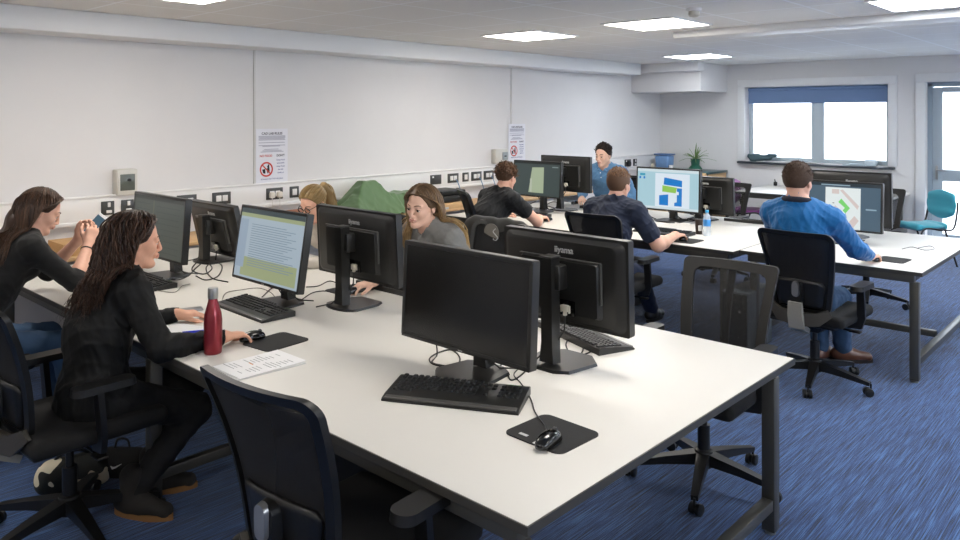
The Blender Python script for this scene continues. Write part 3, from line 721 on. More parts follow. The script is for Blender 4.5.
# ------------------------------------------------------------------ monitors
SCR = {'off': None}
def col(name, c, s=1.0): return emis('screen_'+name, c, s)
def screen_mesh(w, h, rects, base):
    mb = MB(); mats = [base]; idx = {}
    mb.box((0, 0, 0), (.004, w, h))
    for i, (u0, v0, u1, v1, m) in enumerate(rects):
        if m.name not in idx: idx[m.name] = len(mats); mats.append(m)
        x = .0024+.00025*(i % 12 if i < 12 else 11)+.0001*(i % 3)
        q = lambda u, v: (x, (.5-u)*-w, (v-.5)*h)       # u runs left to right for someone facing the screen
        if isinstance(u0, list): mb.add([q(u, v) for u, v in u0], [tuple(range(len(u0)))], idx[m.name])
        else: mb.add([q(u0, v0), q(u1, v0), q(u1, v1), q(u0, v1)], [(0, 1, 2, 3)], idx[m.name])
    return mb, mats
def monitor(label, loc, yaw, tilt=3, w=.615, h=.365, ztop=1.24, screen=None, base=None, logo_back=True, logo_front=False, vga=True, bez=.016, kind='hex', off=.0, name='monitor', group='monitors on the desks'):
    """faces local +X; ztop = height of the top edge"""
    t = thing(name, label, 'monitor', (loc[0], loc[1], .73), yaw, group)
    H = h+2*bez; Wd = w+2*bez; cz = ztop-.73-H/2
    M = Matrix.Translation((0, 0, cz)) @ Matrix.Rotation(R(-tilt), 4, 'Y')
    mb = MB(); mb.tf = M
    mb.prism(rrect(Wd, H, .008, 3), -.018, .018, 'x')
    # bezel lip
    for z in (-1, 1): mb.box((.019, 0, z*(h/2+bez/2)), (.006, Wd-.006, bez-.001), .002)
    for y in (-1, 1): mb.box((.019, y*(w/2+bez/2), 0), (.0055, bez-.001, h+bez), .002)
    mb.prism(rrect(Wd*.96, H*.94, .03, 4), -.018, -.034, 'x', top=.9)
    hs = obj('housing', mb, M_BLK2, t, 35)
    rects = screen or []
    sm, mats = screen_mesh(w, h, rects, base or M_GLOSS)
    sm.v = [tuple(M @ (Vector(v)+Vector((.018, 0, 0)))) for v in sm.v]
    obj('screen', sm, mats, t, None)
    # rear raised cover with light edge line
    mb = MB(); mb.tf = M; pw, ph = .42*Wd/.65, H*.60
    mb.prism(rrect(pw, ph, .012, 3, 0, -H*.06), -.034, -.055, 'x', top=.94); obj('rear_cover', mb, M_BLK2, t, 35)
    mb = MB(); mb.tf = M; zt = -H*.06+ph/2; mb.box((-.0425, 0, zt+.002), (.012, pw, .0035)); mb.box((-.0425, -pw/2-.001, zt-ph*.36), (.012, .0035, ph*.72)); obj('seam_line', mb, mat('seam_grey', (120, 120, 118), .3, metal=.5), t)
    if logo_back:
        vs, fs = text('iiyama', .036, M @ Matrix.Translation((-.0355, -.02, H*.30)) @ Matrix(((0, 0, -1, 0), (-1, 0, 0, 0), (0, 1, 0, 0), (0, 0, 0, 1))), .0012, bold=.0006, sx=1.05)
        mb = MB(); mb.add(vs, fs); obj('logo', mb, M_LOGO, t, None)
    vs, fs = text('iiyama', .0095, M @ Matrix.Translation((.0225, 0, -h/2-bez*.72)) @ Matrix(((0, 0, 1, 0), (1, 0, 0, 0), (0, 1, 0, 0), (0, 0, 0, 1))), .0003)
    mb = MB(); mb.add(vs, fs); obj('front_logo', mb, M_LOGO, t, None)
    # stand: column behind the panel, foot
    mb = MB(); top = cz+.10
    mb.bar([(-.105, 0, .02), (-.10, 0, .10), (-.105, 0, top)], [.07, .055, .055], [.05, .055, .055], up=(1, 0, 0))
    mb.box((-.075, 0, cz+.02), (.07, .10, .10), .01); st = obj('stand', mb, M_BLK2, t, 35)
    mb = MB(); mb.box((-.105, 0, top+.004), (.062, .062, .008), .003); obj('stand_cap', mb, mat('cap_grey', (58, 58, 57), .35), t)
    mb = MB()
    if kind == 'hex': pts = [(.10, -.07), (.10, .07), (.03, .14), (-.13, .115), (-.165, .06), (-.165, -.06), (-.13, -.115), (.03, -.14)]
    else: pts = [(.09*math.cos(a)*.7-.10, .125*math.sin(a)) for a in np.linspace(PI/2, 3*PI/2, 9)]+[(.05, -.115), (.10, -.085), (.10, .085), (.05, .115)]
    mb.prism(pts, .0, .012, top=.97); obj('base', mb, M_BLK2, t, 35)
    if vga:
        mb = MB(); mb.tf = M; mb.box((-.056, -.03, -H*.06-ph*.36), (.012, .11, .06), .003); obj('port_recess', mb, M_GLOSS, t)
        mb = MB(); mb.tf = M; mb.box((-.067, -.045, -H*.06-ph*.36), (.016, .034, .026), .003).box((-.068, -.045, -H*.06-ph*.36-.02), (.014, .014, .02), .003).box((-.066, -.045+.02, -H*.06-ph*.36-.004), (.01, .006, .03), .002).box((-.066, -.045-.02, -H*.06-ph*.36-.004), (.01, .006, .03), .002); pl = obj('video_plug', mb, mat('ivory_plug', (214, 208, 192), .5), t)
        p0 = M @ Vector((-.068, -.045, -H*.06-ph*.36-.03)); mb = MB(); mb.tube([p0, p0+Vector((-.005, .0, -.06)), p0+Vector((-.03, .03, -.12)), Vector((-.10, .035, .05)), Vector((-.13, .06, .016)), Vector((-.2, .10, .005))], .0035, 6); obj('video_cable', mb, M_CABLE, t)
    return t
c_ = col
doc = c_('pale_blue', (176, 190, 202), .8)
# spreadsheet-like screen
rs = [(0, 0, 1, 1, c_('paper', (168, 184, 196), .85)), (0, .93, 1, 1, c_('bar', (72, 88, 92), .6)), (0, .875, 1, .93, c_('olive', (162, 172, 132), .8)), (.02, .80, .12, .84, c_('tabs', (150, 170, 190), .9)), (.1, .03, .97, .30, c_('olive', (158, 172, 118), .85)), (0, .14, .14, .84, c_('col', (150, 168, 186), .85))]
for k in range(19):
    u = .20+.0*k; rs.append((u, .775-k*.033, u+.55+.2*((k*37 % 10)/10), .785-k*.033, c_('line', (128, 148, 164), .8)))
scr_sheet = rs
scr_mail = [(0, 0, 1, 1, c_('slate', (82, 92, 86), .55)), (0, .94, 1, 1, c_('slate_dark', (56, 64, 62), .5)), (.0, .0, .02, .94, c_('slate_dark', (56, 64, 62), .5)), (.40, .0, .425, .94, c_('slate_mid', (98, 106, 88), .6))]
for k in range(9): scr_mail.append((.47, .84-k*.095, .93, .85-k*.095, c_('slate_line', (66, 76, 76), .5))); scr_mail.append((.06, .86-k*.10, .34, .872-k*.10, c_('slate_line', (66, 76, 76), .5)))
scr_photo = [(0, 0, 1, 1, c_('teal_grey', (74, 88, 88), .62)), (0, .95, 1, 1, c_('dark_teal', (40, 48, 48), .5)), ([(.33, .08), (.66, .08), (.66, .86), (.40, .84)], 0, 0, 0, c_('leaf', (176, 190, 160), .8)), (.36, .1, .40, .5, c_('leaf_pale', (196, 204, 186), .8)), (.84, .86, .97, .89, c_('teal_light', (150, 165, 165), .7))]
B_ = c_('block_blue', (0, 118, 196), 1.0); G_ = c_('block_green', (140, 192, 84), 1.0); P_ = c_('plan_white', (214, 226, 236), 1.0)
scr_plan = [(0, 0, 1, 1, c_('plan_bg', (168, 204, 216), .95)), (0, .93, 1, 1, c_('plan_top', (206, 222, 228), .95)), (.30, .06, .86, .90, P_), (.0, .0, 1, .06, c_('plan_top', (206, 222, 228), .95)), ([(.44, .62), (.74, .58), (.74, .74), (.45, .80)], 0, 0, 0, B_), ([(.42, .44), (.64, .42), (.66, .56), (.42, .60)], 0, 0, 0, G_),
  ([(.37, .10), (.52, .10), (.52, .38), (.37, .34)], 0, 0, 0, B_), ([(.62, .10), (.74, .10), (.74, .55), (.66, .55), (.66, .46), (.69, .46), (.69, .38), (.66, .38), (.66, .2), (.62, .18)], 0, 0, 0, B_), (.04, .82, .13, .88, c_('block_teal', (60, 160, 190), .9)), (.03, .74, .06, .80, B_), (.10, .74, .13, .80, B_)]
Q_ = c_('map_beige', (214, 200, 196), .95)
scr_map = [(0, 0, 1, 1, c_('map_slate', (84, 108, 126), .75)), (0, .93, 1, 1, c_('map_dark', (40, 56, 66), .7)), (.26, .0, .74, .90, c_('map_paper', (222, 230, 230), 1.0)), ([(.28, .30), (.40, .50), (.52, .34), (.40, .12)], 0, 0, 0, Q_), ([(.46, .84), (.50, .86), (.72, .52), (.70, .44)], 0, 0, 0, Q_), (.35, .76, .45, .86, Q_), ([(.44, .58), (.48, .66), (.60, .46), (.54, .34), (.50, .40), (.53, .46)], 0, 0, 0, c_('map_green', (120, 208, 112), 1.0)),
  ([(.54, .36), (.50, .24), (.46, .05), (.52, .05), (.56, .25)], 0, 0, 0, c_('map_blue', (150, 180, 214), 1.0)), ([(.56, .1), (.66, .3), (.72, .2), (.64, .02)], 0, 0, 0, Q_), (.81, .44, .95, .47, c_('map_light', (150, 175, 190), .9)), (.36, .545, .385, .56, c_('map_mark', (60, 50, 50), .6)), (.20, .94, .6, .965, c_('map_light', (150, 175, 190), .9))]
monitor('black monitor with a dark blank screen at the front of the nearest desk', (2.13, 2.045), PI, 3, .655, .36, 1.225, None, mat('blank_screen', (24, 24, 22), .22, spec=.5), logo_back=False, bez=.018)
monitor('black monitor seen from behind, nearest of the rear views, silver lettering at its top', (2.55, 1.875), 0, 2, .60, .345, 1.262)
monitor('black monitor showing a pale spreadsheet with olive bands', (2.22, 3.575), PI, 9, .615, .375, 1.245, scr_sheet, bez=.015)
monitor('black monitor seen from behind, in front of the blonde woman in grey', (2.55, 3.255), 0, 3, .655, .345, 1.245, kind='round')
monitor('black monitor with a dim grey-green window, facing the woman in the black jacket', (2.13, 4.71), PI, 4, .69, .36, 1.246, scr_mail, bez=.016)
monitor('black monitor seen from behind, leaning back, beside the dim grey-green one', (2.66, 4.97), 0, 13, .60, .345, 1.14, kind='round')
monitor('black monitor with a green leaf-like picture facing the curly-haired man', (6.25, 4.955), PI, 3, .60, .345, 1.268, scr_photo)
monitor('black monitor seen from behind, in front of the man in the denim shirt', (6.62, 4.86), 0, 0, .62, .35, 1.31)
monitor('black monitor showing blue and green building blocks', (6.55, 3.60), PI, 2, .645, .38, 1.243, scr_plan)
monitor('black monitor seen from behind, beside the blue and green plan', (6.93, 3.42), 0, 3, .58, .33, 1.15)
monitor('black monitor showing a pale site map with a green block', (6.40, 1.97), PI, 3, .55, .36, 1.222, scr_map)
monitor('taller black monitor seen from behind, above the site map screen', (6.78, 2.03), 0, 2, .60, .42, 1.278, logo_back=True)

# ------------------------------------------------------------------ keyboards and mice
def keys_layout():
    ks = []
    u = .0188
    for r in range(6):
        y = .068-r*.0205-(.006 if r == 0 else 0)+.006; x = -.215; n = 15 if r else 13
        if r < 5:
            for k in range(n):
                if r == 0 and k == 1: x += .012
                ks.append((x+u/2, y, u*.88, .0165)); x += u if r else u*1.14
        else:
            for w in (1.3, 1.2, 1.2, 5.6, 1.2, 1.2, 1.2, 1.3): ks.append((x+u*w/2, y, u*w-.003, .0165)); x += u*w
        x0 = .079
        if r in (1, 2):
            for k in range(3): ks.append((x0+u*k, y, u*.88, .0165))
        if r == 4: ks.append((x0+u, y, u*.88, .0165))
        if r == 5:
            for k in range(3): ks.append((x0+u*k, y, u*.88, .0165))
        if r:
            for k in range(4): ks.append((.146+u*k, y, u*.88, .0165))
    return ks
KL = keys_layout()
def keyboard(label, loc, yaw, indiv=False, group='keyboards on the desks'):
    """typist looks along local +Y; origin at the keyboard's centre"""
    t = thing('keyboard', label, 'keyboard', (loc[0], loc[1], .73), yaw, group); t.scale = (1.1, 1.1, 1.05)
    mb = MB(); prof = [(-.09, .0), (.082, .0), (.082, .026), (.07, .03), (-.06, .017), (-.085, .010), (-.09, .006)]
    mb.prism([(y, z) for y, z in prof], -.228, .228, 'x'); obj('body', mb, M_BLK2, t, 30)
    obj('wrist_edge', MB().box((0, -.079, .0125), (.44, .022, .006), .003, rot=(R(8), 0, 0)), mat('keyboard_rim', (74, 73, 71), .3), t)
    zk = lambda y: .0235+(y+.01)*.1
    if indiv:
        km = {}
        for k, (x, y, w, d) in enumerate(KL):
            key = (round(w, 4))
            if key not in km: km[key] = mkmesh('key', MB().box((0, 0, 0), (w, d, .008), .0025, 1, taper=(.84, .8)), M_BLK, 30)
            o = bpy.data.objects.new('key', km[key]); COL.objects.link(o); o.parent = t; o.location = (x, y, zk(y)); o.rotation_euler = (R(5.7), 0, 0)
            if k == 98: break
    else:
        mb = MB()
        for x, y, w, d in KL: mb.box((x, y, zk(y)), (w, d, .008), taper=(.84, .8))
        obj('keys', mb, M_BLK, t)
    mb = MB(); mb.box((.175, .067, .0305), (.05, .004, .001)); obj('status_lights', mb, mat('led_green', (90, 120, 70), .4), t)
    return t
def face_yaw(dx, dy): return math.atan2(dy, dx)-PI/2
KB0 = keyboard('black keyboard in front of the blank monitor on the nearest desk', (1.955, 1.92), face_yaw(.89, .46), True); KB0.scale = (1.1, 1.2, 1.05)
KBS = [('black keyboard behind the nearest rear-view monitor', (2.865, 2.01), face_yaw(-.94, .34)), ('black keyboard under the spreadsheet monitor beside the red bottle', (2.10, 3.545), face_yaw(1, -.03)), ('black keyboard of the blonde woman in the grey top', (2.92, 3.38), face_yaw(-1, .0)),
 ('black keyboard of the man in the navy tee shirt', (5.87, 3.27), face_yaw(1, .0)), ('black keyboard in front of the man in the denim shirt', (6.92, 4.58), face_yaw(-1, 0)), ('black keyboard under the dim grey-green monitor', (1.98, 4.60), face_yaw(1, 0)), ('black keyboard below the green picture monitor', (5.95, 4.86), face_yaw(1, 0)), ('black keyboard behind the rear-view monitor beside the coloured plan', (7.05, 2.98), face_yaw(-1, 0))]
kb1 = None
for lb, lc, yw in KBS:
    if kb1 is None: kb1 = keyboard(lb, lc, yw)
    else: dup(kb1, (lc[0], lc[1], .73), yw, lb)
def mouse(label, loc, yaw, cable=None):
    t = thing('computer_mouse', label, 'mouse', (loc[0], loc[1], loc[2]), yaw, 'computer mice on the desks'); t.scale = (1.1,)*3
    f = Field(.0022); f.ell((0, -.002, .006), (.031, .056, .031), k=.01); f.cut(lambda X, Y, Z: .001-Z+0*X, (-.05, -.07, -.04), (.05, .07, .05))
    f.cut(lambda X, Y, Z: np.abs(X)-.027+0*Z+0*Y, (-.05, -.07, -.04), (.05, .07, .05), .012)
    obj('body', f.mesh('mouse_body', M_GLOSS, 1), None, t)
    obj('wheel', MB().tube([(-.004, .03, .0), (.004, .03, .0)], .008, 12, True), mat('wheel_grey', (70, 70, 70), .5), t, loc=(0, 0, .03))
    if cable:
        inv = (Matrix.Translation(Vector(loc)) @ Matrix.Rotation(yaw, 4, 'Z') @ Matrix.Scale(1.1, 4)).inverted()
        obj('cable', MB().tube(smooth_path([tuple(inv @ Vector(p)) for p in cable]), .0022, 6), M_CABLE, t)
    return t
def smooth_path(pts, n=8):
    P = [Vector(p) for p in pts]; P = [P[0]*2-P[1]]+P+[P[-1]*2-P[-2]]; o = []
    for i in range(1, len(P)-2):
        for k in range(n):
            t = k/n; a, b, c, d = P[i-1:i+3]
            o.append(.5*((2*b)+(c-a)*t+(2*a-5*b+4*c-d)*t*t+(3*b-a-3*c+d)*t**3))
    return o+[P[-2]]
Z = .734
def pad(label, loc, yaw, w=.235, d=.20, z=.73):
    t = obj('mouse_pad', MB().prism(rrect(w, d, .03, 6), 0, .004), mat('mouse_pad_black', (34, 34, 34), .85, bump=.15, bscale=600), None, 30, (loc[0], loc[1], z), (0, 0, yaw))
    tag(t, label, 'mouse pad', 'black mouse pads'); return t
p0 = pad('black mouse pad with a wired mouse in front of the nearest keyboard', (1.935, 1.475), -R(2), .215, .235)
obj('print_mark', MB().box((-.075, .055, .0043), (.012, .034, .0006)).box((-.095, -.02, .0043), (.016, .03, .0006)), mat('print_white', (190, 190, 190), .6), p0)
pad('black mouse pad under the hand of the woman in the black jacket', at(276, 342, .73)[:2], .1)
pad('black mouse pad under the hand of the man in the navy tee shirt', at(687, 241, .73)[:2], 0)
pad('black mouse pad beside the hand of the man in the blue jumper', at(893, 260, .73)[:2], -.05, .22, .19)
pad('black mouse pad behind the monitor of the blonde woman in grey', at(350, 290, .73)[:2], .0)
mouse('glossy black wired mouse on the pad in front of the nearest keyboard', at(549, 444, .735), face_yaw(1, .1), [at(547, 431, .75), at(544, 425, .738), at(535, 412, .734), at(532, 402, .733), at(527, 392, .733), at(520, 382, .733), at(514, 374, .733), at(524, 364, .733)])
mouse('black mouse under the hand of the woman in the black jacket', (1.815, 3.075, .735), face_yaw(1, -.08))
mouse('black mouse under the hand of the man in the navy tee shirt', (5.64, 2.96, .735), face_yaw(1, 0))
mouse('black mouse under the hand of the man in the blue jumper', (5.765, 1.555, .735), face_yaw(1, 0))
mouse('black mouse held by the blonde woman in grey behind her monitor', (2.655, 3.455, .735), face_yaw(-1, .1))
mouse('black mouse under the hand of the curly-haired man', (5.775, 4.45, .735), face_yaw(1, .05))
mouse('black mouse under the hand of the man in the denim shirt', (7.06, 5.06, .735), face_yaw(-1, 0))
# ------------------------------------------------------------------ chairs
def office_chair(label, loc, yaw, mesh_m=None, frame_m=None, yaw_base=.3, group='office swivel chairs', tall=1.02, centre_bar=False):
    """faces local +X"""
    mesh_m = mesh_m or M_MESH; frame_m = frame_m or M_CH
    t = thing('office_chair', label, 'chair', (loc[0], loc[1], 0), yaw, group)
    # backrest surface: x(y,z)
    zt, zb = tall, .50
    def bx(y, z): 
        s = (z-zb)/(zt-zb); return -.225+.03*math.sin(s*3.0)-.14*s+.14*(y*y)/(.06)*.28
    def hw(z): s = (z-zb)/(zt-zb); return (.205+.042*s) if centre_bar else (.175+.07*max(s, 0)**.8)
    fw = .05 if centre_bar else .026; Hh = zt-zb
    def ring(ins, rad):
        o = []
        for yy, zz in rrect(1.0, Hh-2*ins, rad, 6, 0, (zt+zb)/2):
            y = yy*2*(hw(zz)-ins) if abs(yy) < .5-rad else math.copysign((hw(zz)-ins)-(.5-abs(yy)), yy)
            o.append((y, zz+.012*(1-(y/hw(zz))**2)*(zz > .9)))
        return o
    def ring2(ins, rad):
        o = []
        for yy, zz in rrect(.46-2*ins, Hh-2*ins, rad, 6, 0, (zt+zb)/2):
            y = yy/(.23-ins)*(hw(zz)-ins)
            if False: pass
            o.append((y, zz+.014*(1-(y/hw(zz))**2)*(zz > .8)))
        # subdivide the long runs
        q = []
        for i in range(len(o)):
            p0, p1 = o[i], o[(i+1) % len(o)]; n_ = 8 if i % 7 == 6 else 1
            for k in range(n_): q.append((p0[0]+(p1[0]-p0[0])*k/n_, p0[1]+(p1[1]-p0[1])*k/n_))
        return q
    ro = ring2(0, .022 if centre_bar else .045); ri = ring2(fw, .04 if centre_bar else .03); n = len(ro); vs = []; fs = []
    for (y0_, z0_), (y1_, z1_) in zip(ro, ri):
        vs += [(bx(y0_, z0_)-.010, y0_, z0_), (bx(y0_, z0_)+.012, y0_, z0_), (bx(y1_, z1_)+.010, y1_, z1_), (bx(y1_, z1_)-.012, y1_, z1_)]
    for i in range(n):
        j = (i+1) % n
        for k in range(4): k2 = (k+1) % 4; fs.append((i*4+k, i*4+k2, j*4+k2, j*4+k))
    mb = MB(); mb.add(vs, fs); obj('back_frame', mb, frame_m, t, 50)
    mb = MB(); G = 14; vs = []; fs = []
    for i in range(G+1):
        z = zb+.012+(zt-zb-.022)*i/G
        for j in range(G+1): y = (hw(z)-.012)*(2*j/G-1)*(1-.12*max(0, (i-G+1)))*(1-.12*max(0, 1-i)); vs.append((bx(y, z)+.003, y, z))
    for i in range(G):
        for j in range(G): a = i*(G+1)+j; fs.append((a, a+1, a+G+2, a+G+1))
    mb.add(vs, fs); o = obj('back_mesh', mb, mesh_m, t, 60); md = o.modifiers.new('s', 'SOLIDIFY'); md.thickness = .002
    if centre_bar: obj('centre_bar', MB().bar([(bx(0, z)-.012, 0, z) for z in np.linspace(zb, zt-.005, 8)], .036, .014, up=(1, 0, 0)), frame_m, t, 40)
    # lumbar shell, dial, spine
    if not centre_bar:
        mb = MB(); vs = []; fs = []; G = 8
        for i in range(G+1):
            z = .53+.17*i/G
            for j in range(G+1): y = (.135+.03*i/G)*(2*j/G-1)*(1-.12*(i == G)); vs.append((bx(y, z)-.022+.012*abs(y/.15)**3, y, z+.012*(1-(y/.16)**2)))
        for i in range(G):
            for j in range(G): a = i*(G+1)+j; fs.append((a, a+1, a+G+2, a+G+1))
        mb.add(vs, fs); o = obj('lumbar_shell', mb, M_CH, t, 60); md = o.modifiers.new('s', 'SOLIDIFY'); md.thickness = .012
        mb = MB(); mb.prism(rrect(.046, .10, .022, 6, 0, .655), -.292, -.308, 'x', top=.9); obj('lumbar_dial', mb, M_SILV, t, 40)
        obj('dial_housing', MB().prism(rrect(.075, .15, .03, 6, 0, .63), -.262, -.294, 'x', top=.92), M_CH, t, 40)
    obj('spine_plate', MB().bar([(-.302, 0, .575), (-.30, 0, .50), (-.27, 0, .415), (-.20, 0, .38)], [.085, .09, .10, .10], [.022, .03, .035, .03], up=(1, 0, 0)), M_CHL if not centre_bar else frame_m, t, 40)
    obj('lower_shell', MB().bar([(-.225, -.185, .52), (-.26, -.12, .475), (-.272, 0, .465), (-.26, .12, .475), (-.225, .185, .52)], [.022]*5, [.045, .08, .09, .08, .045]), M_CH2 if not centre_bar else frame_m, t, 50)
    obj('seat_pad', MB().box((.04, 0, .465), (.54, .53, .075), .034, 4), M_FAB, t, 60)
    obj('seat_shell', MB().box((.0, 0, .425), (.42, .42, .03), .012), M_CH, t, 50)
    obj('mechanism', MB().box((-.02, 0, .385), (.24, .16, .06), .015, taper=(1.1, 1.3)), M_CH, t, 50)
    obj('tilt_lever', MB().tube([(.02, -.07, .38), (.02, -.22, .375)], .006, 8).box((.02, -.245, .375), (.045, .07, .012), .005), M_CH, t, 50)
    obj('gas_column', MB().tube([(0, 0, .12), (0, 0, .27)], .029, 16).tube([(0, 0, .27), (0, 0, .37)], .016, 14), M_CH, t, 40)
    mb = MB(); mb.lathe([(.045, .075), (.052, .10), (.042, .15), (.033, .155)], seg=20)
    for k in range(5):
        a = yaw_base+2*PI*k/5; c, s = math.cos(a), math.sin(a)
        mb.bar([(.03*c, .03*s, .115), (.18*c, .18*s, .10), (.345*c, .345*s, .075)], [.06, .046, .032], [.055, .038, .022])
    obj('star_base', mb, M_CH, t, 40)
    for k in range(5):
        a = yaw_base+2*PI*k/5; c, s = math.cos(a), math.sin(a); x, y = .35*c, .35*s; w = a+1.1+k*.4; ax = Vector((math.cos(w), math.sin(w), 0)); o = Vector((x, y, .027))+Vector((-ax.y, ax.x, 0))*.015
        mb = MB().tube([(x, y, .078), (x, y, .045)], .006, 8); mb.tube([o-ax*.006, o+ax*.006], .021, 14); cs = obj('caster', mb, M_CH, t, 50)
        for q in (-1, 1): obj('wheel', MB().tube([o+ax*q*.008, o+ax*q*.010, o+ax*q*.024, o+ax*q*.026], [.023, .0265, .0265, .022], 18), M_BLK, cs, 50)
    for q in (-1, 1):
        mb = MB(); mb.bar([(.02, q*.20, .415), (.02, q*.272, .42), (.015, q*.285, .47), (.0, q*.285, .655)], [.05, .05, .05, .045], [.022, .024, .024, .024], up=(1, 0, 0)); ar = obj('armrest_post', mb, M_CH, t, 50)
        f = rrect(.25, .085, .038, 6, .02, 0); obj('armrest_pad', MB().prism([(x, y+q*.285) for x, y in f], .655, .683, top=.97), M_CH, ar, 50)
    return t
oc = office_chair('empty black mesh office chair at the bottom edge, backed to the viewer', (1.385, 1.81), R(5), yaw_base=.9); oc.scale = (1.03, 1.03, 1.03)
def oc_dup(label, loc, yaw):
    r = dup(oc, (loc[0], loc[1], 0), yaw, label, 'office swivel chairs'); r.scale = (1, 1, 1); return r
oc_dup('black office chair holding the woman in the black jacket', (1.17, 3.44), R(2))
oc_dup('black office chair at the left edge holding the woman with the phone', (1.02, 4.62), R(0))
oc_dup('black office chair under the man in the blue jumper', (5.14, 1.76), R(-3))
oc_dup('black office chair under the man in the navy tee shirt', (4.98, 3.20), R(2))
oc_dup('black office chair under the curly-haired man in black', (5.25, 4.64), R(-35)).scale = (1, 1, 1.04)
oc_dup('black office chair under the blonde woman in the grey top', (3.52, 3.36), R(180))
oc_dup('black office chair under the woman with the ponytail', (3.60, 4.50), R(180)).scale = (1, 1, .94)
oc_dup('black office chair under the man in the denim shirt', (7.55, 4.85), R(185))
office_chair('empty grey-framed see-through mesh chair tucked under the end of the front desk', (3.39, 1.675), R(182), M_MESH2, M_CH3, .31, centre_bar=True, tall=1.0)
oc2 = [o for o in COL.objects if o.name.startswith('office_chair') and o.get('label', '').startswith('empty grey-framed')][0]
dup(oc2, (7.60, 2.14, 0), R(178), 'empty dark-framed mesh office chair behind the site map desk on the right', 'office swivel chairs').scale = (1, 1, 1.05)
dup(oc2, (7.74, 3.67, 0), R(180), 'empty dark-framed mesh office chair between the coloured plan monitors and the white table', 'office swivel chairs')

def visitor_chair(label, loc, yaw, m, group):
    t = thing('visitor_chair', label, 'chair', (loc[0], loc[1], 0), yaw, group)
    f = Field(.008); f.cap((-.17, -.13, .455), (-.17, .13, .455), .04, k=.04); f.cap((.17, -.14, .455), (.17, .14, .455), .04, k=.04); f.ell((0, 0, .46), (.22, .22, .035), k=.04); obj('seat', f.mesh('seat', m, 2), None, t)
    f = Field(.008); f.ell((-.255, 0, .70), (.035, .22, .17), k=.03); f.cap((-.26, -.15, .80), (-.26, .15, .80), .03, k=.05); f.cap((-.25, -.14, .62), (-.25, .14, .62), .03, k=.05); obj('backrest', f.mesh('backrest', m, 2), None, t)
    for q in (-1, 1):
        obj('frame', MB().tube(smooth_path([(.24, q*.23, 0), (.20, q*.225, .42), (-.05, q*.225, .43), (-.21, q*.225, .44), (-.27, q*.215, .62), (-.29, q*.205, .74)]), .011, 8), M_BLK, t, 60)
        obj('rear_leg', MB().tube([(-.26, q*.23, 0), (-.10, q*.225, .43)], .011, 8), M_BLK, t, 60)
    return t
M_TEAL = mat('teal_fabric', (58, 156, 172), .85, sheen=.3, bump=.2, bscale=400); M_PUR = mat('purple_fabric', (122, 48, 120), .85, sheen=.3, bump=.2, bscale=400)
visitor_chair('teal upholstered visitor chair by the glazed door', (10.05, 2.22), R(144), M_TEAL, 'upholstered visitor chairs')
visitor_chair('purple visitor chair at the left end of the white table', (10.05, 4.26), R(-88), M_PUR, 'upholstered visitor chairs')

# ------------------------------------------------------------------ far table, cabinet and things on it
t = thing('meeting_table', 'white meeting table with dark edge under the far window', 'table', (9.78, 2.6, 0))
obj('tabletop', MB().box((.68, .9, .717), (1.36, 1.8, .024), .003), M_DESK, t); obj('edge_band', MB().box((-.003, .9, .712), (.006, 1.81, .03)).box((.68, 1.803, .712), (1.36, .006, .03)), M_EDGE, t)
obj('frame', MB().box((.68, .1, .675), (1.2, .05, .05)).box((.68, 1.7, .675), (1.2, .05, .05)).box((.06, .9, .675), (.04, 1.6, .05)), M_STEEL, t)
for x in (.07, 1.29):
    for y in (.1, 1.7): obj('leg', MB().box((x, y, .33), (.05, .05, .65), .003), M_STEEL, t)
t = thing('cabinet', 'wooden storage cabinet with dark top in the far left corner', 'cabinet', (10.52, 5.13, 0))
obj('carcass', MB().box((.31, .57, .44), (.62, 1.12, .86), .004), mat('grey_carcass', (120, 124, 122), .6), t)
obj('top', MB().box((.31, .57, .885), (.66, 1.16, .03), .004), mat('dark_teal_top', (44, 74, 78), .3), t)
for i, (y, w) in enumerate(((.29, .54), (.85, .54))):
    for z in (.18, .5, .77):
        dr = obj('drawer', MB().box((-.012, y, z), (.02, w, .24 if z > .6 else .30), .004), M_OAK, t); obj('knob', MB().lathe([(.006, 0), (.02, .02), (.018, .032), (.001, .036)], (-.02, y, z+.02), 12, (0, -PI/2, 0)), M_BLK, dr)
obj('side_panel', MB().box((.31, .008, .44), (.60, .014, .85)), M_OAK, t)
t = thing('potted_plant', 'spiky green plant in a dark green pot on the cabinet', 'plant', (10.85, 5.50, .90)); t.scale = (1.25,)*3
obj('pot', MB().lathe([(.075, 0), (.085, .02), (.05, .06), (.055, .12), (.06, .14), (.05, .135), (.045, .125)], seg=20), mat('green_pot', (22, 84, 66), .4), t, 40)
for k in range(34):
    a = k*2.4; ln = random.uniform(.13, .27); el = random.uniform(.25, 1.35); d = Vector((math.cos(a)*math.cos(el), math.sin(a)*math.cos(el), math.sin(el)))
    p = [Vector((0, 0, .13))+d*ln*s_+Vector((0, 0, -.10))*(s_**2)*math.cos(el) for s_ in (0, .3, .6, .85, 1)]
    obj('leaf', MB().bar(p, [.008, .013, .011, .007, .002], [.003]*5), mat('leaf_green', (92, 120, 62), .5, var=.2, vscale=30), t, 40)
t = thing('storage_tub', 'translucent blue tub of odds and ends on the corner cabinet', 'box', (10.8, 6.0, .90))
obj('tub', MB().box((0, 0, .11), (.20, .22, .20), .03, taper=(1.1, 1.1)), mat('blue_plastic', (110, 146, 190), .35, var=.12, vscale=12), t, 50); obj('lid', MB().box((0, 0, .228), (.23, .26, .02), .008), mat('blue_lid', (88, 122, 170), .4), t)
def small(name, label, cat, loc, mb, m, group=None, rz=0, smooth=40): return tag(obj(name, mb, m, None, smooth, loc, (0, 0, rz)), label, cat, group)
M_PAPER = mat('white_paper', (236, 236, 236), .8); 
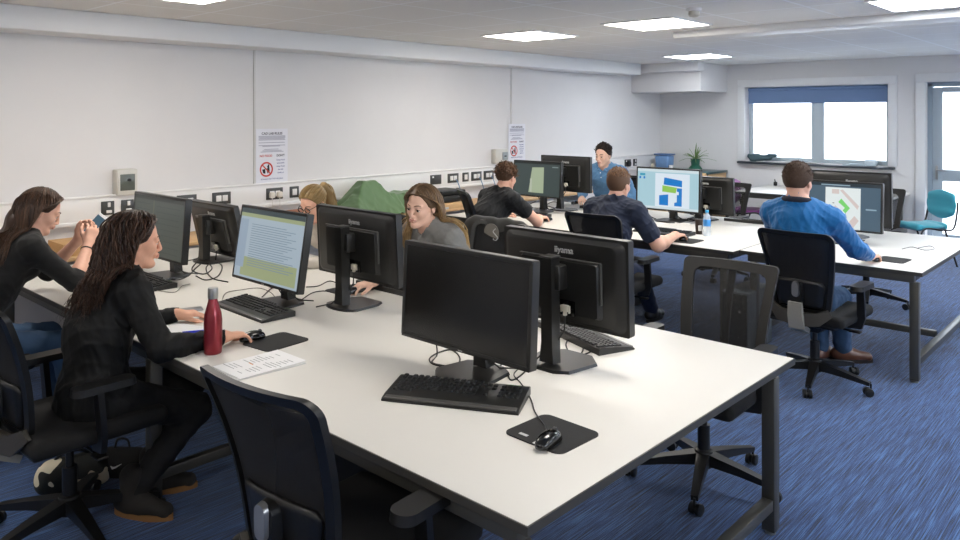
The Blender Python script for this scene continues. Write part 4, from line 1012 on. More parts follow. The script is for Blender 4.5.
small('coffee_cup', 'small white cup beside the blue tub on the corner cabinet', 'cup', (10.68, 5.82, .90), MB().lathe([(.025, 0), (.035, .07), (.031, .07), (.022, .006)], seg=16), M_TRUNK)
small('glass_jar', 'small pale jar in front of the blue tub on the cabinet', 'jar', (10.64, 6.12, .90), MB().lathe([(.03, 0), (.033, .01), (.033, .06), (.022, .07), (.022, .085)], seg=16), mat('jar_pale', (200, 190, 170), .3))
small('tape_roll', 'brown tape roll lying on the corner cabinet', 'tape', (10.62, 6.0, .90), MB().lathe([(.03, 0), (.045, 0), (.045, .03), (.03, .03)], seg=20), mat('brown_tape', (150, 116, 84), .5))
small('paper_sheet', 'white sheet lying beside the green plant pot', 'paper', (10.75, 5.68, .90), MB().box((0, 0, .002), (.21, .15, .003)), M_PAPER)
small('rolled_coat', 'dark grey rolled bundle lying at the left of the window sill', 'coat', (X1+.02, 4.60, 1.05), (lambda f: f.mesh('rolled_coat', mat('slate_cloth', (62, 84, 92), .8, sheen=.2), 2))((lambda f: (f.cap((0, .16, .035), (-.01, -.12, .05), .045, .035, k=.03), f.cap((-.01, .20, .06), (.0, .06, .065), .03, .028, k=.02), f.cap((0, -.10, .07), (0, -.20, .075), .03, .022, k=.02), setattr(f, 'disp', folds(4, .006, 60)), f)[-1])(Field(.008))), None).scale = (1, 1, 1.3)
small('paper_pile', 'white papers spread on the window sill right of the dark bundle', 'paper', (X1+.03, 4.12, 1.05), MB().box((0, 0, .006), (.16, .34, .008), rot=(.02, .04, .2)).box((0, -.18, .012), (.15, .22, .006), rot=(0, .05, -.3)), M_PAPER)
small('paper_pile', 'grey folder and papers on the window sill above the site map monitor', 'paper', (X1+.03, 3.30, 1.05), MB().box((0, 0, .008), (.17, .30, .014)).box((0, -.03, .022), (.15, .21, .008), rot=(0, 0, .3)), mat('folder_grey', (170, 186, 196), .6))
small('storage_box', 'small clear box at the right end of the window sill', 'box', (X1+.03, 3.10, 1.05), MB().box((0, 0, .045), (.12, .14, .09), .01), mat('clear_grey', (200, 214, 222), .2))
small('desk_figure', 'small dark clip standing on the far white table', 'clip', (10.9, 4.28, .73), MB().box((0, 0, .03), (.04, .05, .06), .012).tube([(0, 0, .05), (.02, .02, .09)], .008), M_BLK)

# ------------------------------------------------------------------ left wall: sockets, boxes, posters
M_SOCK = mat('socket_black', (62, 63, 62), .4)
SK = [(2.40, 'v', 'first dark socket from the left on the white trunking', 0), (2.553, 'v', 'second dark socket from the left on the white trunking', 0), (3.05, 'h', 'dark socket half hidden above the dim grey-green monitor', 0), (3.37, 'h', 'dark double socket with white plates above the leaning rear-view monitor', 0), (3.905, 'h', 'dark double socket with two white plugs below the nearer poster', 2), (4.12, 's', 'small square dark socket right of the two plugged adaptors', 0),
      (6.0, 'd', 'dark blank socket plate, leftmost of the row beside the man in black', 0), (6.28, 'h', 'dark framed double socket with a blue cable', 1), (6.49, 's', 'narrow dark framed socket in the middle of the row', 0), (6.68, 'h', 'dark framed socket second from the right in the row by the curly-haired man', 1), (6.90, 'h', 'dark framed socket at the right end of the row behind the curly-haired man', 1), (10.09, 'd', 'round-plugged dark socket near the far corner', 3), (10.30, 'v', 'small dark socket with a pale switch, nearest the far corner', 0)]
for x, k, lb, pl in SK:
    w = {'v': .10, 'h': .175, 's': .10, 'd': .17}[k]; t = thing('wall_socket', lb, 'socket', (x, 6.24, 1.013), 0, 'dark sockets along the wall trunking')
    obj('faceplate', MB().box((0, -.005, 0), (w, .012, .108), .004), M_SOCK, t)
    if k == 'v': obj('insert', MB().box((.008, -.013, .026), (.022, .006, .036), .002).box((.008, -.013, -.028), (.042, .006, .022), .002), M_TRUNK, t)
    if k == 'h':
        for q in (-1, 1): obj('insert', MB().box((q*.030, -.013, 0), (.050, .006, .052), .003), M_TRUNK, t)
    if k == 's': obj('insert', MB().box((0, -.013, 0), (.05, .006, .06), .003), M_TRUNK, t)
    if k == 'd': obj('insert', MB().box((-.05, -.013, .03), (.025, .005, .018), .002), M_TRUNK, t)
    if pl == 2:
        for q in (-1, 1):
            p = obj('plug', MB().box((q*.04, -.03, -.01), (.055, .035, .055), .012), mat('plug_cream', (226, 220, 208), .4), t); obj('plug_cable', MB().tube([(q*.04, -.03, -.035), (q*.04, -.035, -.12), (q*.03, -.03, -.22)], .004, 6), M_CABW, p)
    if pl == 1: obj('data_cable', MB().tube(smooth_path([(.03, -.02, -.01), (.04, -.05, -.06), (.07, -.06, -.16), (.08, -.05, -.24)]), .005, 6), mat('cable_blue', (120, 160, 200), .4), t)
    if pl == 3: obj('plug', MB().lathe([(.048, 0), (.045, .03), (.001, .034)], (0, -.012, -.01), 18, (PI/2, 0, 0)), M_BLK, t)
t = thing('isolator_box', 'white boxed isolator with a dark window on the left wall', 'switch box', (2.54, 6.30, 1.21))
obj('housing', MB().box((0, -.05, 0), (.165, .10, .21), .012), mat('box_beige', (204, 202, 194), .45), t, 50); obj('window', MB().box((.0, -.102, .0), (.115, .01, .13), .004), mat('box_window', (92, 98, 92), .2), t); obj('knob', MB().lathe([(.014, 0), (.012, .014), (.001, .015)], (.01, -.106, .02), 14, (PI/2, 0, 0)), M_BLK, t)
t = thing('thermostat_box', 'small grey control box on the wall left of the farther poster', 'switch box', (7.13, 6.30, 1.235))
obj('housing', MB().box((0, -.04, 0), (.23, .08, .18), .01), mat('box_beige', (204, 202, 194), .45), t, 50); obj('panel', MB().box((.06, -.082, 0), (.10, .006, .10), .003), mat('box_panel_grey', (150, 158, 160), .4), t); obj('switch', MB().box((.06, -.088, 0), (.03, .01, .014)), M_BLK, t)
def poster(label, x, z0, z1, w):
    t = thing('poster', label, 'poster', (x, 6.288, z0), 0, 'lab rule posters'); h = z1-z0
    obj('sheet', MB().box((0, -.001, h/2), (w, .002, h)), mat('poster_paper', (226, 226, 232), .6), t)
    def tx(s_, sz, cx, cz, m, al='CENTER', b=.0, nm='lettering'):
        vs, fs = text(s_, sz, Matrix.Translation((cx, -.003, cz)) @ Matrix(((1, 0, 0, 0), (0, 0, -1, 0), (0, 1, 0, 0), (0, 0, 0, 1))), .0003, al, b); mb = MB(); mb.add(vs, fs); obj(nm, mb, m, t, None)
    ink = mat('ink_dark', (62, 62, 74), .8); inkg = mat('ink_grey', (150, 150, 166), .8); red = mat('ink_red', (196, 62, 52), .8); blue = mat('ink_blue', (96, 104, 150), .8)
    tx('CAD LAB RULES', .031, 0, h*.895, ink, b=.0008)
    mb = MB()
    for k, (a, b, z) in enumerate([(-.42, .42, .87), (-.42, .42, .853), (-.4, .42, .836), (-.42, .4, .819), (-.42, .42, .80), (-.42, .40, .75), (-.42, .42, .70), (-.3, .25, .685), (-.25, .2, .63), (-.3, .3, .605), (-.36, .36, .585)]): mb.box(((a+b)/2*w, -.003, z*h), ((b-a)*w, .001, .005))
    obj('text_lines', mb, inkg, t)
    tx('NO FOOD', .028, -.19*w, h*.495, red, b=.0006); tx("DON'T", .028, .27*w, h*.495, ink, b=.0008)
    for k, s_ in enumerate(('Keep food', 'and drink', 'away from', 'the lab', 'desks at')): tx(s_, .021, .27*w, h*(.42-.058*k), blue, b=.0002)
    tx('all times in the CAD lab please', .019, 0, h*.085, blue, b=.0002)
    c = (-.18*w, .27*h); mb = MB(); r0, r1 = .070, .055; vs = []; n = 40
    for k in range(n):
        a = 2*PI*k/n
        for r in (r0, r1): vs.append((c[0]+r*math.cos(a), -.0035, c[1]+r*math.sin(a)))
    mb.add(vs, [(2*k, 2*k+1, (2*k+3) % (2*n), (2*k+2) % (2*n)) for k in range(n)])
    a = R(-45); mb.add([(c[0]+x*math.cos(a)-z*math.sin(a), -.0036, c[1]+x*math.sin(a)+z*math.cos(a)) for x, z in ((-.058, -.006), (.058, -.006), (.058, .006), (-.058, .006))], [(0, 1, 2, 3)])
    obj('prohibition_ring', mb, red, t, None)
    mb = MB(); mb.add([(c[0]+x, -.0032, c[1]+z) for x, z in ((-.045, .0), (-.012, .005), (-.01, -.04), (-.035, -.035))], [(0, 1, 2, 3)]); mb.add([(c[0]+x, -.0032, c[1]+z) for x, z in ((.0, .0), (.03, .035), (.035, -.02), (.012, -.04))], [(0, 1, 2, 3)]); mb.add([(c[0]+x, -.0032, c[1]+z) for x, z in ((.005, .02), (.02, .048), (.034, .04), (.02, .015))], [(0, 1, 2, 3)]); obj('pictogram', mb, mat('ink_black', (30, 30, 34), .8), t, None)
poster('white rules poster with a red prohibition sign on the nearer part of the wall', 3.91, 1.10, 1.62, .34)
poster('white rules poster with a red prohibition sign beside the small grey control box', 7.50, 1.16, 1.635, .34)

# ------------------------------------------------------------------ bench along the wall with things on it
t = thing('wall_bench', 'low pale wooden bench running along the left wall', 'bench', (0, 0, 0))
obj('worktop', MB().box((4.3, 5.965, .735), (8.2, .52, .03), .004), M_OAK, t)
for x in (.4, 2.4, 4.4, 6.4, 8.2): obj('leg', MB().box((x, 5.97, .36), (.05, .48, .72)), M_TRUNK, t)
f = Field(.010)
def tent(x, y, z, hx, hy, h, tx, ty, k=.012, rz=0):
    nx = nrm(V3(h, 0, hx-tx)); ny = nrm(V3(0, h, hy-ty)); c, s_ = math.cos(rz), math.sin(rz)
    def fn(X, Y, Z):
        u = (X-x)*c+(Y-y)*s_; v = -(X-x)*s_+(Y-y)*c
        a = (np.abs(u)-tx)*nx[0]+(Z-z-h)*nx[2]; b_ = (np.abs(v)-ty)*ny[1]+(Z-z-h)*ny[2]
        return np.maximum(np.maximum(a, b_), np.maximum(Z-z-h, z-Z))
    f.p.append((fn, V3(x-hx-hy, y-hx-hy, z-.02), V3(x+hx+hy, y+hx+hy, z+h+.02), k, 'u'))
tent(4.80, 5.98, .752, .36, .24, .355, .09, .05); tent(4.62, 5.92, .752, .26, .22, .22, .03, .05, .012, .3); tent(5.02, 5.93, .752, .16, .22, .22, .08, .04, .012, -.2); tent(5.36, 5.99, .752, .40, .22, .20, .26, .10)
f.disp = (lambda a_, b_: (lambda X, Y, Z: a_(X, Y, Z)+b_(X, Y, Z)))(folds(21, .020, 20, (1.6, .5, .35)), folds(5, .008, 55, (1.4, .4, .5)))
tag(obj('dust_sheet', f.mesh('dust_sheet', mat('green_cloth', (86, 118, 76), .65, sheen=.3), 2), None), 'green cloth draped in folds over equipment on the wall bench', 'cloth')
t = thing('desk_printer', 'black printer on the wall bench behind the blonde woman', 'printer', (5.80, 5.90, .75))
obj('body', MB().box((0, 0, .10), (.34, .34, .07), .015), M_BLK2, t, 50); obj('paper_tray', MB().box((0, 0, .165), (.36, .32, .045), .012), M_BLK, t); obj('riser', MB().box((0, 0, .03), (.40, .38, .06), .005), M_OAK, t)
M_CARD = mat('cardboard', (196, 156, 108), .85, var=.06, vscale=6)
small('cardboard_box', 'open flat cardboard box at the bench behind the phone user', 'box', (2.12, 5.90, .75), MB().box((0, 0, .045), (.42, .30, .09), .004), M_CARD)
small('document_box', 'cream box file lying on the bench behind the leaning monitor', 'box', (3.45, 5.92, .75), MB().box((0, 0, .05), (.34, .28, .10), .006), mat('cream_board', (206, 202, 188), .7))
small('cardboard_box', 'flat brown box on the bench under the poster behind the spreadsheet monitor', 'box', (3.98, 5.92, .75), MB().box((0, 0, .06), (.42, .30, .12), .004), mat('brown_red_card', (170, 112, 84), .8))
small('magazine_pile', 'pile of papers with dark covers on the bench below the printer', 'papers', (5.75, 5.83, .75), MB().box((0, 0, .012), (.30, .21, .02), rot=(0, 0, .2)).box((.01, 0, .03), (.28, .20, .012), rot=(0, 0, -.1)), mat('paper_grey', (190, 190, 192), .7, var=.15, vscale=9))
small('wooden_tray', 'pale wooden tray on the bench behind the blonde woman in grey', 'tray', (5.52, 5.90, .75), MB().box((0, 0, .01), (.16, .26, .02)).box((0, .13, .03), (.16, .012, .05)).box((0, -.13, .03), (.16, .012, .05)), M_OAK)

# ------------------------------------------------------------------ PC towers
def tower(label, loc, yaw, m, sz=(.44, .19, .42)):
    t = thing('computer_tower', label, 'computer', (loc[0], loc[1], loc[2]), yaw, 'computer towers under the desks')
    obj('case', MB().box((0, 0, sz[2]/2), sz, .008), m, t, 50); obj('front_panel', MB().box((sz[0]/2+.006, 0, sz[2]/2), (.014, sz[1]-.01, sz[2]-.02), .005), M_BLK, t, 50)
    obj('drive_bay', MB().box((sz[0]/2+.014, 0, sz[2]*.82), (.004, sz[1]-.04, .035), .001), M_BLK2, t); obj('power_button', MB().lathe([(.008, 0), (.007, .004), (.001, .005)], (sz[0]/2+.013, .04, sz[2]*.68), 12, (0, PI/2, 0)), M_SILV, t); return t
tower('dark computer tower with a pale grey top under the desk by the see-through chair', (5.62, 2.42, 0), R(180), mat('tower_grey', (92, 100, 104), .4), (.44, .2, .44))
tower('black computer tower on the carpet under the front desk', (2.15, 2.76, 0), R(90), M_BLK)
tower('black computer tower under the desk of the man in the navy tee shirt', (6.0, 3.75, 0), R(180), M_BLK)

# ------------------------------------------------------------------ small things on the desks
t = thing('water_bottle', 'red metal flask with a silver lid on the desk edge', 'bottle', at(213, 353, .73)); t.scale = (1.1,)*3
obj('body', MB().lathe([(.030, 0), (.0335, .004), (.0345, .02), (.0345, .13), (.032, .155), (.022, .19), (.0175, .205), (.0165, .215)], seg=28), mat('red_metal', (138, 38, 48), .28, metal=.55, coat=.4), t, 50); obj('lid', MB().lathe([(.0185, .213), (.0195, .216), (.0195, .25), (.018, .255), (.001, .256)], seg=24), M_SILV, t, 40)
t = thing('plastic_bottle', 'clear plastic water bottle with blue cap and label on the far desk', 'bottle', at(707, 236, .73))
PET = mat('clear_plastic', (214, 226, 234), .1, alpha=.45)
obj('body', MB().lathe([(.026, 0), (.031, .006), (.031, .05), (.029, .06), (.031, .07), (.031, .15), (.024, .175), (.013, .19), (.013, .2)], seg=20), PET, t, 50); obj('label_wrap', MB().lathe([(.0318, .085), (.0318, .14)], seg=20), mat('label_blue', (70, 150, 220), .4), t, 50); obj('cap', MB().lathe([(.015, .198), (.015, .218), (.001, .219)], seg=16), mat('cap_blue', (50, 160, 214), .4), t, 40)
t = thing('travel_cup', 'dark brown carton cup with a white patch beside the clear bottle', 'cup', at(699, 234, .73)); obj('body', MB().lathe([(.026, 0), (.028, .004), (.033, .12), (.031, .125)], seg=20), mat('brown_cup', (60, 48, 40), .5), t); obj('print_patch', MB().box((-.024, -.022, .055), (.02, .03, .045), .004, rot=(0, 0, R(42))), M_TRUNK, t)
small('phone', 'silver phone lying face down beyond the red flask', 'phone', (1.865, 3.80, .73), MB().box((0, 0, .004), (.072, .145, .008), .004), mat('phone_silver', (150, 150, 152), .3, metal=.5), None, R(72))
t = obj('notepad', MB().box((0, 0, .003), (.21, .30, .006)), M_PAPER, None, 40, (1.66, 3.42, .73), (0, 0, R(20))); tag(t, 'white notepad under the blue pen beside the arm in black', 'paper')
t = thing('pen', 'bright blue pen lying on the notepad behind the red flask', 'pen', (1.70, 3.36, .742), R(-28)); obj('barrel', MB().tube([(-.07, 0, 0), (.05, 0, 0)], .0055, 10), mat('pen_blue', (30, 50, 200), .3), t); obj('tip', MB().tube([(.05, 0, 0), (.07, 0, 0)], [.005, .001], 10), M_SILV, t)
t = thing('paper_stack', 'printed white sheets at the front edge of the desk below the flask', 'papers', (1.655, 2.75, .73), R(-4)); obj('sheets', MB().box((-.005, 0, .003), (.30, .22, .006)), mat('paper_shade', (200, 200, 198), .8), t)
mb = MB(); mb.box((0, 0, .008), (.298, .21, .002), rot=(0, 0, R(4))); mb.mi = 1
if 1: pass
for k in range(14):
    for j in range(2):
        if random.random() < .82: mb.box((-.11+k*.0165, -.05+j*.10+random.uniform(-.01, .01), .0093), (.003, random.uniform(.03, .085), .0004), rot=(0, 0, R(4)))
obj('top_sheet', mb, [M_PAPER, mat('ink_mid', (150, 150, 152), .8)], t); obj('highlight', MB().box((-.03, .02, .0094), (.004, .035, .0004)), mat('ink_orange', (226, 150, 90), .8), t)
t = thing('takeaway_cup', 'small tan trinket lying on the desk behind the spreadsheet monitor', 'trinket', (2.46, 3.90, .73))
f = Field(.003); 
for a in ((0, 0, .014), (.02, .018, .014), (-.015, .025, .012)): f.ell(a, (.016, .016, .014), k=.01)
obj('body', f.mesh('body', mat('tan_fluff', (176, 130, 92), .9), 1), None, t); t.name = 'desk_trinket'
small('tissue_pack', 'cream tissue packet between the two middle monitors on the front desk', 'tissues', (2.52, 4.02, .73), MB().box((0, 0, .03), (.10, .08, .06), .012), mat('cream_pack', (224, 208, 186), .7), None, .4)
small('teal_mug', 'bright teal mug standing left of the plan monitor', 'mug', (6.42, 4.12, .73), MB().lathe([(.034, 0), (.038, .006), (.038, .09), (.034, .09), (.033, .01)], seg=24).tube(smooth_path([(.036, 0, .075), (.066, 0, .07), (.066, 0, .03), (.036, 0, .02)]), .005, 8), mat('teal_glaze', (20, 160, 190), .2))
def cable(label, pts, r=.0028, m=None, z=.7335):
    P = [(*at(p[0], p[1], (p[2] if len(p) > 2 else z))[:2], (p[2] if len(p) > 2 else z)) for p in pts]
    return tag(obj('cable', MB().tube(smooth_path(P), r, 6), m or M_CABLE, None, 60), label, 'cable', 'cables on the desks')
cable('black cable looping left of the blank monitor foot', [(436, 340, .80), (437, 355), (432, 362), (440, 365), (455, 366), (460, 358), (452, 350), (440, 352), (430, 358), (433, 364), (450, 368), (468, 373), (480, 371), (500, 366), (503, 356), (499, 348, .78)], .0032)
cable('black cable winding over the foot of the nearest rear-view monitor', [(530, 358), (545, 362), (560, 364), (575, 358), (583, 350), (580, 340), (572, 336), (566, 345), (574, 356), (590, 352), (596, 345), (604, 346)], .0032)
cable('black cable loop hanging below the right corner of the blank monitor', [(516, 362), (524, 360), (527, 368), (520, 376), (511, 380), (507, 372)], .003)
cable('thin cable running from the red flask to the spreadsheet monitor', [(221, 303), (226, 293), (240, 290), (258, 288), (270, 292), (276, 298)], .0022, mat('cable_grey', (120, 118, 110), .5))
cable('black cable crossing between the two middle monitors', [(301, 300), (312, 293), (322, 291), (332, 291), (340, 286), (330, 281), (318, 286), (306, 287)], .003)
cable('black cable behind the spreadsheet monitor stand', [(262, 297), (272, 288), (280, 286), (286, 292), (280, 300), (268, 303), (256, 300)], .003)
cable('tangled black cable around the foot of the dim grey-green monitor', [(150, 282), (160, 275), (175, 280), (188, 276), (196, 268), (205, 262), (212, 268), (204, 274), (192, 270), (198, 262), (214, 258)], .004)
cable('black cable coil behind the leaning rear-view monitor', [(196, 276), (206, 280), (218, 276), (222, 266), (214, 262), (206, 268), (212, 278), (228, 282)], .004)
cable('grey cable lying between the keyboard and the dim grey-green monitor', [(146, 288), (160, 291), (175, 292), (182, 286), (190, 284)], .0025, mat('cable_grey', (120, 118, 110), .5))
cable('tangle of black cable under the green picture monitor', [(522, 202), (526, 208), (534, 212), (545, 206), (556, 208), (562, 204), (552, 202), (540, 208), (528, 206), (536, 201)], .005)
cable('white cable under the green picture monitor', [(520, 209), (530, 206), (540, 212), (552, 211), (560, 206)], .005, M_CABW)
cable('black cable under the plan monitor', [(648, 215), (656, 219), (668, 222), (676, 216), (684, 220), (694, 221), (700, 217), (690, 214)], .005)
cable('white cable beside the plan monitor foot', [(640, 218), (652, 221), (664, 219), (676, 223), (690, 224)], .005, M_CABW)
cable('thin black cable curled in front of the site map monitor on the right desk', [(902, 249), (912, 247), (924, 250), (934, 249), (930, 246), (918, 248)], .002)
for i, (a, b, lb) in enumerate((((3.5, 1.9), (3.46, 2.7), 'x'),)): pass
# bags on the floor beside the left chair
t = thing('patterned_bag', 'cream and black patterned bag on the carpet behind the left chair base', 'bag', (1.30, 3.80, 0), R(-20)); t.scale = (.85, .85, .9)
f = Field(.008); f.cap((-.10, 0, .10), (.12, 0, .11), .075, .075, k=.03); f.cap((-.11, 0, .07), (.13, 0, .07), .07, .07, k=.03); f.cut(lambda X, Y, Z: .002-Z+0*X, (-.3, -.2, -.1), (.3, .2, .3)); f.disp = folds(8, .006, 40)
m = mat('camouflage_cloth', (34, 36, 32), .8, var2=(214, 204, 180), vscale=9, var=.1); cr = m.node_tree.nodes.new('ShaderNodeValToRGB'); cr.color_ramp.interpolation = 'CONSTANT'; cr.color_ramp.elements[1].position = .52
nz_ = [n for n in m.node_tree.nodes if n.type == 'TEX_NOISE'][0]; mx_ = [n for n in m.node_tree.nodes if n.type == 'MIX'][0]; nz_.inputs['Detail'].default_value = 1; m.node_tree.links.new(nz_.outputs[0], cr.inputs[0]); m.node_tree.links.new(cr.outputs[0], mx_.inputs[0])
obj('body', f.mesh('body', m, 1), None, t); obj('strap', MB().tube(smooth_path([(-.09, 0, .16), (-.04, -.01, .20), (.04, -.01, .205), (.1, 0, .17)]), .008, 6), M_BLK, t)
t = thing('sports_bag', 'black sports bag with a small white curved mark beside the patterned bag', 'bag', (1.50, 3.72, 0), R(-50)); t.scale = (.75, .75, .85)
f = Field(.008); f.cap((-.09, 0, .10), (.10, 0, .10), .085, .085, k=.03); f.cut(lambda X, Y, Z: .002-Z+0*X, (-.3, -.2, -.1), (.3, .2, .3)); f.disp = folds(18, .004, 40)
obj('body', f.mesh('body', M_FAB, 1), None, t); mb = MB(); mb.bar([(-.03, -.088, .115), (-.018, -.0885, .104), (.0, -.089, .108), (.04, -.088, .128)], [.002]*4, [.003, .014, .009, .002]); obj('curved_mark', mb, M_LOGO, t)
obj('handle', MB().tube(smooth_path([(-.05, 0, .18), (-.03, 0, .23), (.03, 0, .23), (.05, 0, .18)]), .007, 6), M_BLK, t)
# jacket over the chair of the woman in grey
f = Field(.01); jx, jy = 3.90, 3.44
f.cap((jx, jy-.20, 1.01), (jx, jy+.20, 1.01), .035, k=.02)
for q in (-1, -.33, .33, 1): f.cap((jx-.005, jy+q*.19, .99), (jx+.0, jy+q*.215, .62), .042, .05, k=.05, w=(0, 1, 0), ws=1.3)
for q in (-1, 1): f.cap((jx, jy+q*.25, .97), (jx-.02, jy+q*.29, .60), .055, .045, k=.03)
f.disp = folds(31, .014, 24, (.4, 1, .5)); o = obj('jacket', f.mesh('jacket', mat('charcoal_jacket', (44, 43, 40), .75, sheen=.2), 1), None); tag(o, 'charcoal jacket with a grey round emblem hung over the back of a chair', 'jacket')
mb = MB(); mb.prism([(x+jy-.0, z) for x, z in rrect(.13, .20, .06, 6, 0, .91)], jx-.068, jx-.060, 'x'); e = obj('emblem', mb, mat('emblem_grey', (118, 114, 106), .7), o); mb = MB(); mb.tube(smooth_path([(jx-.07, jy-.04+dy, .93+dz) for dy, dz in ((0, .05), (.02, .03), (0, .01), (-.02, -.01), (0, -.03), (.02, -.02))]), .004, 6); obj('emblem_line', mb, M_LOGO, e)
# ------------------------------------------------------------------ the people
H_BRUN = hair_mat('hair_brunette', (30, 20, 16), (84, 58, 44)); H_BROWN = hair_mat('hair_chestnut', (38, 25, 18), (92, 64, 44)); H_BLOND = hair_mat('hair_dark_blonde', (84, 66, 50), (136, 108, 78), (204, 170, 114), .42)
H_LBL = hair_mat('hair_blonde', (128, 104, 66), (188, 160, 112)); H_MID = hair_mat('hair_mid_brown', (62, 44, 30), (118, 84, 58), rough=.6); H_SHORT = hair_mat('hair_short_brown', (58, 44, 36), (104, 80, 62), rough=.75); H_DARK = hair_mat('hair_dark', (34, 28, 26), (70, 56, 48), rough=.5); H_FADE = hair_mat('hair_fade', (86, 64, 50), (148, 108, 72), rough=.65)
M_BJ = mat('black_jacket', (11, 12, 13), .7, spec=.3, bump=.1, bscale=300); M_BT = mat('black_knit', (10, 10, 11), .9, sheen=.1); M_TEE = mat('black_tee', (17, 19, 22), .9, sheen=.1); M_NAVY = mat('navy_tee', (34, 42, 62), .9, sheen=.1)
M_BLUE = mat('blue_jumper', (2, 98, 158), .85, sheen=.2, bump=.2, bscale=700); M_DEN = mat('denim_shirt', (86, 130, 170), .85, sheen=.1, var=.06, vscale=20); M_GREY = mat('grey_cardigan', (122, 122, 120), .9, sheen=.2, bump=.3, bscale=500, var=.06, vscale=60)
M_JEAN = mat('blue_jeans', (50, 76, 106), .85, var=.14, vscale=9); M_BPAN = mat('black_trousers', (7, 7, 9), .85); M_NJ = mat('dark_jeans', (28, 40, 66), .85, var=.1, vscale=9); M_PALE = mat('pale_top', (196, 188, 178), .85, sheen=.1)
M_TAN = mat('tan_sole', (132, 94, 54), .7); M_BROWNL = mat('brown_leather', (96, 60, 42), .4, coat=.2); M_GBOOT = mat('grey_suede', (34, 31, 28), .85)
L1 = [-.062, -.055, .0, -.005, .01, .05, .074, .086, .1]
def glasses(body, hp, O, q):
    fin = q['fin']; mb = MB()
    for sg in (-1, 1):
        mb.tube([hp(.104-.012*abs(math.cos(a))*.3, (.031+.0235*math.cos(a))*sg, .004+.019*math.sin(a)) for a in np.linspace(0, 2*PI, 17)], .0034, 6)
        mb.tube([hp(.10, .054*sg, .012), hp(.07, .07*sg, .012), hp(.0, .082*sg, .010), hp(-.02, .082*sg, -.008)], .0024, 6)
    mb.tube([hp(.107, -.008, .008), hp(.108, 0, .011), hp(.107, .008, .008)], .002, 6)
    g = fin(mkmesh('glasses', mb, M_BLK, 60), 'glasses', None, None); g['label'] = 'black-rimmed glasses on the face of the woman with the ponytail'; g['category'] = 'glasses'; g.location = O
def wristband(body, hp, O, q):
    a, b = q['RW'], q['ER']; d = nrm(b-a); c = a+d*.035; u = nrm(np.cross(d, V3(0, 0, 1))); v = np.cross(d, u)
    mb = MB(); mb.tube([c+(u*math.cos(t)+v*math.sin(t))*.030 for t in np.linspace(0, 2*PI, 20)], .004, 6)
    w = q['fin'](mkmesh('hair_band', mb, M_BLK, 60), 'wrist_band', None, None); w['label'] = 'thin black band around the wrist of the phone user'; w['category'] = 'wristband'; w.location = O

# woman in the black jacket
person('person', 'woman with long wavy dark brown hair in a black jacket, hand on a mouse', (1.27, 3.42, .55), R(-6), (1.46, 3.49, 1.175), R(-9), R(-7), 0, (1.675, 3.09, .775), (1.72, 3.62, .77), [(1.40, 3.37), (1.54, 3.50)],
  dict(kind='long', mat=H_BRUN, line=L1, back=[((-.06, 0, .03), .06), ((-.08, -.01, -.08), .055), ((-.12, -.02, -.18), .045), ((-.15, -.02, -.25), .02)], length=.42, wave=.013, wf=58, vol=.03, n=1300, part=.01, pull=(-.22, 0, 0), front=[(-.3, -.07), (-.16, -.045), (-.10, -.034), (-.03, -.026), (.02, -.02), (.045, -.004), (.07, .018), (.09, .042), (.115, .07)], r=.0028, thick=(.012, .014, .014), seed=2),
  dict(name='jacket', mat=M_BJ, sleeve=1.93, infl=.018, collar=True, hem=True, fold=.010, seed=3, ff=80), dict(name='trousers', mat=M_BPAN), dict(mat=M_GBOOT, sole=M_TAN, h=.17), 'f', 'warm', .0045,
  hands={'R': dict(dir=(1, -.08, -.10), n=(.0, -.1, -1), curl=.55), 'L': dict(dir=(1, -.3, -.1), n=(0, 0, -1), curl=.5)}, poles={'R': (-.2, -.55, -.7), 'L': (-.3, .6, -.8)}, slouch=.05, hk=1.07, fdir=(R(-60), R(-30)))
# woman with the phone
person('person', 'woman with long straight brown hair in a black top holding up a phone', (1.06, 4.62, .55), R(0), (1.43, 4.65, 1.215), R(-10), R(-26), 0, (1.655, 4.57, 1.01), (1.66, 4.74, 1.02), [(1.55, 4.45), (1.55, 4.75)],
  dict(kind='long', mat=H_BROWN, line=L1, back=[((-.06, 0, .03), .06), ((-.08, 0, -.08), .055), ((-.08, 0, -.18), .045), ((-.08, 0, -.25), .02)], length=.44, wave=.002, n=800, part=.0, pull=(-.12, 0, 0), r=.0028, thick=(.010, .012, .012), seed=5),
  dict(name='top', mat=M_BT, sleeve=1.3, infl=.010, fold=.006, seed=6), dict(name='jeans', mat=M_JEAN), dict(mat=M_BLK, sole=M_BLK2), 'f', 'pink', .0055,
  hands={'R': dict(dir=(.35, .25, .85), n=(.1, .9, -.1), curl=.85), 'L': dict(dir=(.35, -.2, .85), n=(.1, -.9, -.1), curl=.8)}, poles={'R': (-.1, -.5, -.8), 'L': (-.1, .4, -.8)}, extra=wristband)
t = thing('smartphone', 'phone with a white case and blue-grey screen held up by the woman in black', 'phone', (1.725, 4.665, 1.105)); t.rotation_euler = (lambda n_, z_: Matrix(((-n_).normalized(), z_.cross(-n_).normalized(), z_)).transposed().to_euler())(Vector((-.72, -.55, .42)).normalized(), (lambda n_, u_: (u_-n_*u_.dot(n_)).normalized())(Vector((-.72, -.55, .42)).normalized(), Vector((.62, -.2, .75))))
obj('case', MB().box((0, 0, 0), (.010, .070, .142), .004), mat('phone_white', (226, 226, 226), .35), t); obj('screen', MB().box((-.0055, 0, -.002), (.002, .062, .118)), emis('phone_screen', (74, 104, 120), .8), t)
